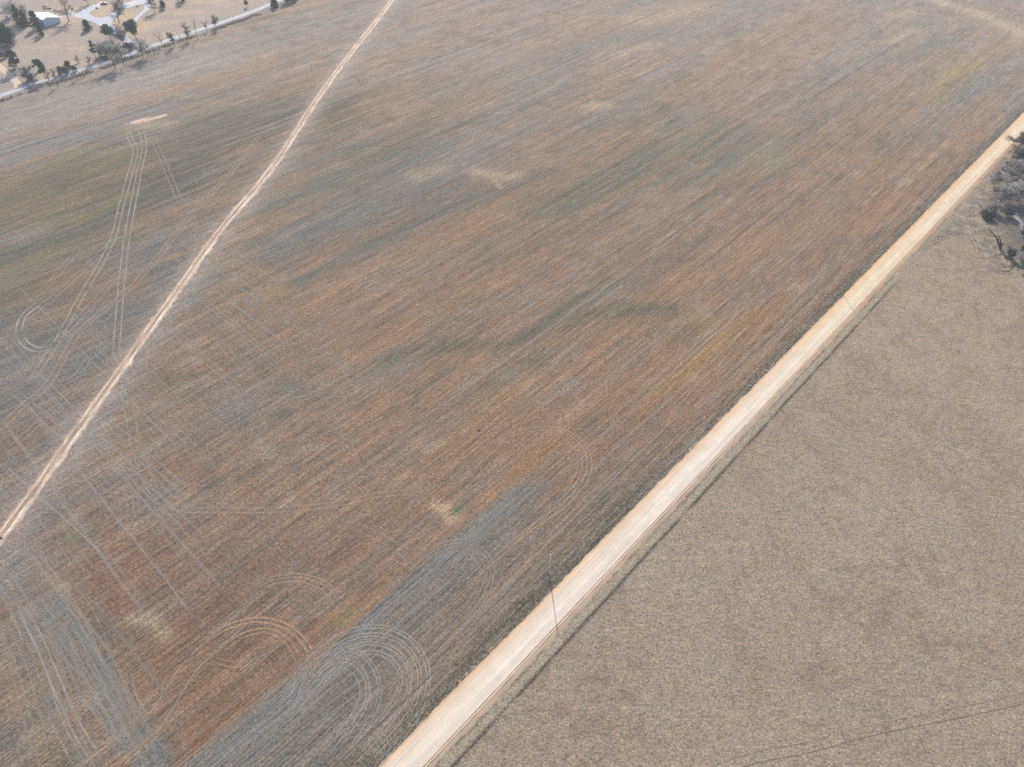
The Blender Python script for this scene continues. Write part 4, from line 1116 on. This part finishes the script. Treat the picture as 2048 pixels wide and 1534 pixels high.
# thin saplings in the row between field and paved road
sap = [(249,131,112),(254,129,113),(259,128,112),(264,126,110),(270,125,108),(276,122,108),(296,112,98),(302,110,95),(308,107,92),(314,105,92),(319,102,90),(332,98,86),(338,96,84),(361,80,68),
       (145,166,150),(150,163,149),(155,161,147),(162,156,142),(168,153,138),(174,150,136),(116,171,146),(104,181,166)]
protos = []
for i in range(5):
    A, TFx, B, CFx = bare_tree_parts(6.0, .9, 200 + i, .5, .2, maxlev=3, rmin=.30)
    e = tag(empty('sapling', (0, 0, 0)), 'thin bare sapling in the straggling row between the field and the paved road', 'sapling', 'bare saplings along the paved road')
    to_mesh_obj('trunk', A, TFx, M_bark, e); to_mesh_obj('crown', B, CFx, M_twigd, e)
    protos.append(e)
for i, (a, b_, t) in enumerate(sap):
    X, Y = at(a, b_); s = height_for(a, b_, t) / 6.0
    if i < 5: e = protos[i]
    else:
        p = protos[i % 5]; e = p.copy(); col.objects.link(e)
        for ch in p.children:
            c_ = ch.copy(); c_.parent = e; col.objects.link(c_)
    e.location = (X, Y, 0); e.scale = (s, s, s); e.rotation_euler = (0, 0, i * 1.3)

print('TIME %.1f' % (_t.time()-_T0), '''# creek trees''')
# creek trees
M_brush = simple_mat('brown_grey_twigs', (.40, .36, .32), .25, .8, .95)
ck = [(1996,372,344,32,'grey round-crowned bare tree nearest the dirt road by the creek',M_twig),
 (2024,350,318,40,'wide bare tree behind the one nearest the dirt road',M_twigp),
 (2000,402,372,34,'pale bare tree left of the bent trunk by the creek',M_twigp),
 (2033,402,366,34,'very pale feathery bare tree above the head of the creek water',M_twigp),
 (2036,322,298,24,'dark bare tree overhanging the edge of the dirt road',M_twigd),
 (2040,300,268,40,'dark bare tree at the right edge just below where the road leaves the photo',M_twigd),
 (2050,360,325,34,'bare tree cut by the right edge beside the wide bare tree',M_twig),
 (2052,420,380,34,'dark bare tree cut by the right edge beside the creek water',M_twigd),
 (2046,325,296,26,'pale bare tree at the right edge between two darker ones',M_twigp),
 (1986,425,404,20,'small grey bare bush behind the low dark cedar bush',M_twig),
 (1965,428,410,16,'small pale bare bush left of the low dark cedar bush',M_twigp),
 (2012,430,408,20,'dark tangled brush between cedar bush and creek water',M_twigd),
 (2020,515,497,18,'dark leafless brush right of the black forked snag',M_twigd),
 (2034,540,505,18,'thin-stemmed bare tree right of the dead fallen limb',M_twig),
 (2044,530,508,20,'grey leafless brush at the right edge below the small green bush',M_twig),
 (2046,470,450,14,'dark leafless brush below the creek at the right edge',M_twigd),
 (2010,338,322,16,'small dark bush on the bank under the grey round-crowned tree',M_twigd)]
for i, (a, b_, t, w, lab, mt_) in enumerate(ck):
    bush = 'bush' in lab.split(' ')[:4] or 'brush' in lab
    bare_tree(a, b_, t, w * 1.15, lab, 100 + i, (mt_ if 'very pale' in lab or mt_ is M_twigd else M_brush), 2.4, name='leafless_bush' if bush else 'bare_tree', cat='bush' if bush else 'tree', clear=0.0 if bush else .2)
# snag, dead limb and bent trunk
def limb_obj(name, lines, mat, label, cat):
    bx, by = lines[0][0][:2]; O = at(bx, by); V, Fc = [], []
    for ln, r0, r1 in [(l[:-2], l[-2], l[-1]) for l in lines]:
        P = []
        for (a, b_, z) in ln:
            x, y = at(a, b_, z); P.append(np.array([x - O[0], y - O[1], z]))
        for i in range(len(P) - 1):
            f0 = r0 + (r1 - r0) * i / (len(P) - 1); f1 = r0 + (r1 - r0) * (i + 1) / (len(P) - 1)
            tube(V, Fc, P[i], P[i+1], f0, f1, 7)
    o = np_mesh(name, np.array(V), np.array(Fc), mat)
    o.location = (O[0], O[1], 0)
    return tag(o, label, cat)
limb_obj('dead_snag', [[(2001,498,-.1),(2000,494,1.0),(1996,484,2.6),(1993,475,3.8),(1984,465,4.8),(1976,457,5.6),  .48,.12],
                       [(2001,496,.5),(2002,488,1.8),(2000,478,3.2),(1996,471,4.0),.45,.14],[(2001,495,.6),(2005,489,1.5),(2009,485,2.1),.3,.12],
                       [(1998,488,2.0),(1990,492,1.9),(1984,497,1.6),.14,.04]], M_snag, 'black forked dead snag standing between the pasture corner and the creek', 'dead tree')
limb_obj('fallen_limb', [[(2025,531,.3),(2018,533,.8),(2012,535,.9),(2007,531,1.2),(2000,526,1.4),.2,.07],[(2025,531,.3),(2034,526,.6),(2042,525,.7),.16,.06],[(2012,535,.9),(2004,535,.9),(1994,531,1.0),.14,.05]],
         M_snag, 'dead fallen limb lying on pale grass at the pasture corner below the snag', 'fallen limb')
limb_obj('bent_trunk', [[(2018,398,-.1),(2024,390,1.2),(2030,380,2.6),(2033,372,3.4),(2030,367,3.7),(2022,364,3.4),(2010,365,2.6),.22,.12]],
         M_bark, 'bent trunk arching over the bank beside the very pale feathery tree', 'dead tree')

print('TIME %.1f' % (_t.time()-_T0), '''------- built things''')
# ------------------------------------------------------------------ built things
def box(V, Fc, c, s, rz=0.0, taper=1.0):
    b0 = len(V); ca, sa = math.cos(rz), math.sin(rz)
    for z in (-1, 1):
        k = taper if z > 0 else 1
        for x, y in ((-1,-1),(1,-1),(1,1),(-1,1)):
            X, Y = x * s[0] / 2 * k, y * s[1] / 2 * k
            V.append((c[0] + X * ca - Y * sa, c[1] + X * sa + Y * ca, c[2] + z * s[2] / 2))
    for f in ((0,3,2,1),(4,5,6,7),(0,1,5,4),(1,2,6,5),(2,3,7,6),(3,0,4,7)):
        Fc.append(tuple(b0 + i for i in f))
def part(name, boxes, mat, parent):
    V, Fc = [], []
    for b_ in boxes: box(V, Fc, *b_)
    o = mesh_obj(name, V, Fc, mat, parent)
    md = o.modifiers.new('bevel', 'BEVEL'); md.width = min(min(b_[1]) for b_ in boxes) * .18; md.segments = 2
    return o
M_wood = simple_mat('weathered_pole_wood', (.62, .60, .56), .2, 3)
M_ceram = simple_mat('white_insulator', (.75, .75, .74), .05, 3, .4)
M_white = simple_mat('white_painted_metal', (.78, .78, .77), .03, 1.5, .5)
M_wall = simple_mat('pale_corrugated_wall', (.52, .55, .60), .04, 2, .55)
M_glass = simple_mat('dark_window_glass', (.03, .04, .05), .1, 2, .08, spec=.6)
M_black = simple_mat('black_rubber', (.02, .02, .02), .1, 5, .9)
M_car = simple_mat('dark_blue_car_paint', (.035, .05, .08), .05, 3, .3, spec=.6)
M_steel = simple_mat('galvanised_steel', (.45, .46, .47), .1, 3, .4, .6)
M_stone = simple_mat('pale_stone', (.45, .42, .37), .2, 3)
M_logs = simple_mat('old_log_wood', (.10, .085, .075), .3, 3)

def lathe(name, pr, mat, parent, n=8):
    V, Fc = [], []
    for z, r in pr:
        for i in range(n):
            t = 2 * math.pi * i / n; V.append((r * math.cos(t), r * math.sin(t), z))
    for k in range(len(pr) - 1):
        for i in range(n):
            j = (i + 1) % n; Fc.append((k*n+i, k*n+j, (k+1)*n+j, (k+1)*n+i))
    Fc.append(tuple(range(n))[::-1]); Fc.append(tuple((len(pr)-1)*n+i for i in range(n)))
    return mesh_obj(name, V, Fc, mat, parent, smooth=False)
def utility_pole(px, py, ty, label, arm=0.0, lampy=False):
    X, Y = at(px, py); h_ = height_for(px, py, ty)
    e = tag(empty('utility_pole', (X, Y, 0), ROWANG), label, 'utility pole', 'utility poles')
    lathe('pole', [(-.3,.125),(0,.125),(h_*.5,.105),(h_-.35,.09),(h_-.3,.07)], M_wood, e)
    i_ = lathe('insulator', [(h_-.3,.05),(h_-.22,.13),(h_-.12,.09),(h_-.05,.13),(h_,.05)], M_ceram, e)
    part('wire_bracket', [((0,.22,h_-1.5),(.06,.5,.06))], M_steel, e)
    if arm:
        part('crossarm', [((0,0,h_-.7),(.12,arm,.14))], M_wood, e)
        for s in (-1, 1):
            k = lathe('insulator', [(0,.04),(.08,.11),(.2,.05)], M_ceram, e); k.location = (0, s * (arm/2 - .12), h_ - .63)
    if lampy:
        part('lamp_head', [((.5,0,h_-.15),(.95,.32,.2))], M_white, e)
    return e
utility_pole(1098.7,1148.6,1109.5,'single wooden utility pole with white tip on the weedy left verge, nearest the camera')
utility_pole(1671.6,570.5,529.0,'wooden utility pole further up the dirt road, its thin shadow lying across the road')
utility_pole(80.5,181.5,149,'tall pole topped with a white lamp beside the paved road, near the tan side road',lampy=True)
# marker post and pale stones on the verge
X, Y = at(1668.5,593.5); e = tag(empty('marker_post', (X, Y, 0), .4), 'short white marker post in the dark verge weeds by the farther pole', 'post')
part('post', [((0,0,.55),(.12,.12,1.1))], M_white, e); part('cap', [((0,0,1.15),(.22,.22,.1))], M_ceram, e)
def stone(px, py, s, label, mat=None, name='stone', cat='stone', grp=None):
    X, Y = at(px, py); rg = np.random.default_rng(int(px)); V, Fc = [], []
    n, m_ = 8, 5
    for j in range(1, m_):
        for i in range(n):
            a, b2 = 2*math.pi*i/n, math.pi*j/m_; r = s * (.75 + .5 * rg.random())
            V.append((r*math.cos(a)*math.sin(b2), r*.8*math.sin(a)*math.sin(b2), .35*s + r*.6*math.cos(b2)))
    for j in range(m_-2):
        for i in range(n):
            k = (i+1) % n; Fc.append((j*n+i, (j+1)*n+i, (j+1)*n+k, j*n+k))
    V += [(0,0,.95*s),(0,0,-.2*s)]; t, b2 = len(V)-2, len(V)-1
    for i in range(n):
        k = (i+1) % n; Fc.append((t, i, k)); Fc.append((b2, (m_-2)*n+k, (m_-2)*n+i))
    o = mesh_obj(name, V, Fc, mat or M_stone); o.location = (X, Y, 0); tag(o, label, cat, grp); return o
stone(1532.5,742.5,.42,'large pale stone at the left edge of the dirt road, halfway up')
stone(1504,766,.25,'upper of two small pale stones in the left verge of the dirt road')
stone(1501,772,.3,'lower of two small pale stones in the left verge of the dirt road')
stone(144.5,19,1.0,'small dark lump on the tan grass above the driveway fork',M_logs,'stump','stump')
stone(193.5,17,.9,'small dark lump on the lawn just inside the driveway loop',M_logs,'stump','stump')
stone(275,13,1.0,'pale low stone on the lawn below the concrete pad',None)
stone(110,21.5,1.1,'pale stone on bare ground behind the white shed',None)
stone(1621,617,.01+.12,'tiny pale stone in the cultivated field left of the farther pole')
stone(1688,581,.35,'dark lump on the left road edge beside the farther pole',M_logs,'clod','clod')
stone(1681,595,.3,'dark lump on the left road edge where the pole shadow starts',M_logs,'clod','clod')
stone(958,860,.3+.1,'dark lump lying alone in the middle of the cultivated field',M_logs,'clod','clod')
stone(3,1076,.45,'dark lump in the centre of the field trail at the left edge',M_logs,'clod','clod')
# logs behind the shed
for (a,b_,L_,rz,lab) in ((95,18,5.5,.2,'dark log lying on the ground behind the white shed'),(89,14,4.0,-.4,'shorter dark log nearest the shed roof, upper one of the pair')):
    X, Y = at(a,b_); V, Fc = [], []; tube(V, Fc, np.array([-L_/2,0,.3]), np.array([L_/2,0,.3]), .35, .28, 9)
    o = np_mesh('log', np.array(V), np.array(Fc), M_logs); o.location = (X,Y,0); o.rotation_euler=(0,0,rz); tag(o, lab, 'log')

# white shed with an uneven gable roof
BL = np.array(at(91.2,54.4)); BR = np.array(at(122.6,44.3))
hl = height_for(91.2,54.4,40.2); hr = height_for(122.6,44.3,34.6)
ap = BL + (BR - BL) * .31; apx, apy = proj(*ap); ha = height_for(apx, apy, 34.6)
dpt = np.array(at(81.5,22.3,ha)) - np.array(at(96.5,34.6,ha))
wd = BR - BL; nrm = np.array([-wd[1], wd[0]]) / np.hypot(*wd)
dlen = abs(np.dot(dpt, nrm)); dv = nrm * dlen if np.dot(dpt, nrm) > 0 else -nrm * dlen
dv = dv * .55 + dpt * .45
O = BL.copy(); e = tag(empty('shed', (O[0], O[1], 0)), 'white metal shed with a pale grey end wall, half hidden behind a cedar', 'shed')
def L3(p, z): return (p[0] - O[0], p[1] - O[1], z)
Q = [L3(BL,0), L3(BR,0), L3(BR,hr), L3(ap,ha), L3(BL,hl)]
Q2 = [L3(BL+dv,0), L3(BR+dv,0), L3(BR+dv,hr), L3(ap+dv,ha), L3(BL+dv,hl)]
mesh_obj('wall', Q + Q2, [(0,1,2,3,4),(9,8,7,6,5),(1,6,7,2),(0,4,9,5)], M_wall, e)
def slab(name, a, b_, c, d, th, mat, parent):
    V = [tuple(a), tuple(b_), tuple(c), tuple(d)] + [(p[0], p[1], p[2] + th) for p in (a, b_, c, d)]
    return mesh_obj(name, V, [(3,2,1,0),(4,5,6,7),(0,1,5,4),(1,2,6,5),(2,3,7,6),(3,0,4,7)], mat, parent)
ov = -dv / np.hypot(*dv) * .35
wu = wd / np.hypot(*wd)
sl_r = (hr - ha) / np.hypot(*(BR - ap)); sl_l = (hl - ha) / np.hypot(*(BL - ap))
rf = slab('roof', L3(ap+ov,ha+.02), L3(BR+ov+wu*.35,hr+.02+sl_r*.35), L3(BR+dv-ov+wu*.35,hr+.02+sl_r*.35), L3(ap+dv-ov,ha+.02), .12, M_white, e)
slab('roof', L3(BL+ov-wu*.35,hl+.02+sl_l*.35), L3(ap+ov,ha+.03), L3(ap+dv-ov,ha+.03), L3(BL+dv-ov-wu*.35,hl+.02+sl_l*.35), .12, M_white, e)
dr = mesh_obj('side_door', [L3(BR+dv*.35+wu*.03,.05),L3(BR+dv*.6+wu*.03,.05),L3(BR+dv*.6+wu*.03,hr*.8),L3(BR+dv*.35+wu*.03,hr*.8)], [(0,1,2,3)], M_steel, e)
dr.modifiers.new('solid', 'SOLIDIFY').thickness = .06

# white camper trailer
X, Y = at(15,37); e = tag(empty('camper', (X, Y, 0), R(118)), 'small white camper trailer parked beside bare bushes near the left edge', 'camper')
bd = part('body', [((0,0,1.35),(4.6,2.2,1.9))], M_white, e); bd.modifiers['bevel'].width = .3
part('window', [((.2,1.11,1.65),(1.2,.04,.6))], M_glass, e); part('window', [((.2,-1.11,1.65),(1.2,.04,.6))], M_glass, e)
part('window', [((-2.31,0,1.6),(.04,1.3,.6))], M_glass, e)
part('door', [((1.3,-1.12,1.2),(.7,.05,1.5))], M_steel, e)
part('tow_bar', [((2.9,0,.45),(1.4,.1,.1))], M_steel, e)
for s in (-1, 1):
    w = lathe('wheel', [(-.11,.2),(-.11,.34),(.11,.34),(.11,.2)], M_black, e, 14); w.rotation_euler = (R(90),0,0); w.location = (0, s*1.0, .34)
    lathe('hub', [(-.13,.05),(-.13,.16),(.13,.16),(.13,.05)], M_steel, w, 10)
# pale flat-bottomed boat on the ground
X, Y = at(40,54); e = tag(empty('boat', (X, Y, 0), R(20)), 'small grey open boat lying on the grass below the tall pointed cedar', 'boat')
V = []; 
for x, w_, z0 in ((-2.2,.75,.05),(-1,.85,.0),(.6,.8,.0),(1.7,.5,.15),(2.3,.06,.4)):
    V += [(x,-w_,.6),(x,-w_*.7,z0),(x,w_*.7,z0),(x,w_,.6)]
Fc = [(k*4+i, k*4+i+1, k*4+i+5, k*4+i+4) for k in range(4) for i in range(3)] + [(0,1,2,3)]
hull = mesh_obj('hull', V, Fc, M_steel, e); hull.modifiers.new('solid', 'SOLIDIFY').thickness = .06
part('bench', [((-.8,0,.45),(.3,1.5,.05))], M_steel, e); part('bench', [((.8,0,.45),(.3,1.35,.05))], M_steel, e)
# dark blue car on the gravel pad
X, Y = at(208,9); e = tag(empty('car', (X, Y, 0), R(20)), 'dark blue car parked at the top of the driveway, bright windscreen to the left', 'car')
prf = [(-2.3,.35),(-2.35,.7),(-2.2,.92),(-1.5,.98),(-.75,1.42),(.7,1.45),(1.5,1.05),(2.2,.98),(2.32,.6),(2.25,.35)]
V = [(x, s*.88*(1 if z < 1.1 else .8), z) for s in (-1, 1) for x, z in prf]; n = len(prf)
Fc = [tuple(range(n)), tuple(range(2*n-1, n-1, -1))] + [(i+1, i, n+i, n+i+1) for i in range(n-1)] + [(0, n-1, 2*n-1, n)]
cb = mesh_obj('body', V, Fc, M_car, e); md = cb.modifiers.new('bevel', 'BEVEL'); md.width = .07; md.segments = 2
def pane(pts):
    o = mesh_obj('window', pts, [tuple(range(len(pts)))], M_glass, e); o.modifiers.new('solid', 'SOLIDIFY').thickness = .03; return o
pane([(-1.44,-.72,1.04),(-1.44,.72,1.04),(-.82,.66,1.41),(-.82,-.66,1.41)]); pane([(1.42,-.7,1.12),(.78,-.64,1.44),(.78,.64,1.44),(1.42,.7,1.12)])
for s in (-1, 1):
    pane([(-1.3,s*.87,1.02),(1.3,s*.87,1.06),(.7,s*.75,1.38),(-.7,s*.75,1.36)])
    for x in (-1.45, 1.4):
        w = lathe('wheel', [(-.11,.2),(-.11,.33),(.11,.33),(.11,.2)], M_black, e, 14); w.rotation_euler = (R(90),0,0); w.location = (x, s*.8, .33)
        lathe('rim', [(-.12,.05),(-.12,.2),(.12,.2),(.12,.05)], M_steel, w, 10)
    part('headlight', [((-2.3,s*.6,.68),(.08,.3,.14))], M_ceram, e)

# ------------------------------------------------------------------ thin winter haze round the whole scene
HAZE = 0.00020
if HAZE:
    V, Fc = [], []
    box(V, Fc, (0, 300, 92), (24000, 24000, 190))
    mh = bpy.data.materials.new('haze'); mh.use_nodes = True; nt = mh.node_tree
    nt.nodes.remove(nt.nodes['Principled BSDF'])
    pv = node(nt, 'ShaderNodeVolumePrincipled'); pv.inputs['Color'].default_value = (.86, .92, 1, 1); pv.inputs['Density'].default_value = HAZE
    nt.links.new(pv.outputs[0], nt.nodes['Material Output'].inputs['Volume'])
    hz = mesh_obj('haze', V, Fc, mh); tag(hz, 'thin pale winter haze lying over the fields', 'haze', kind='stuff')
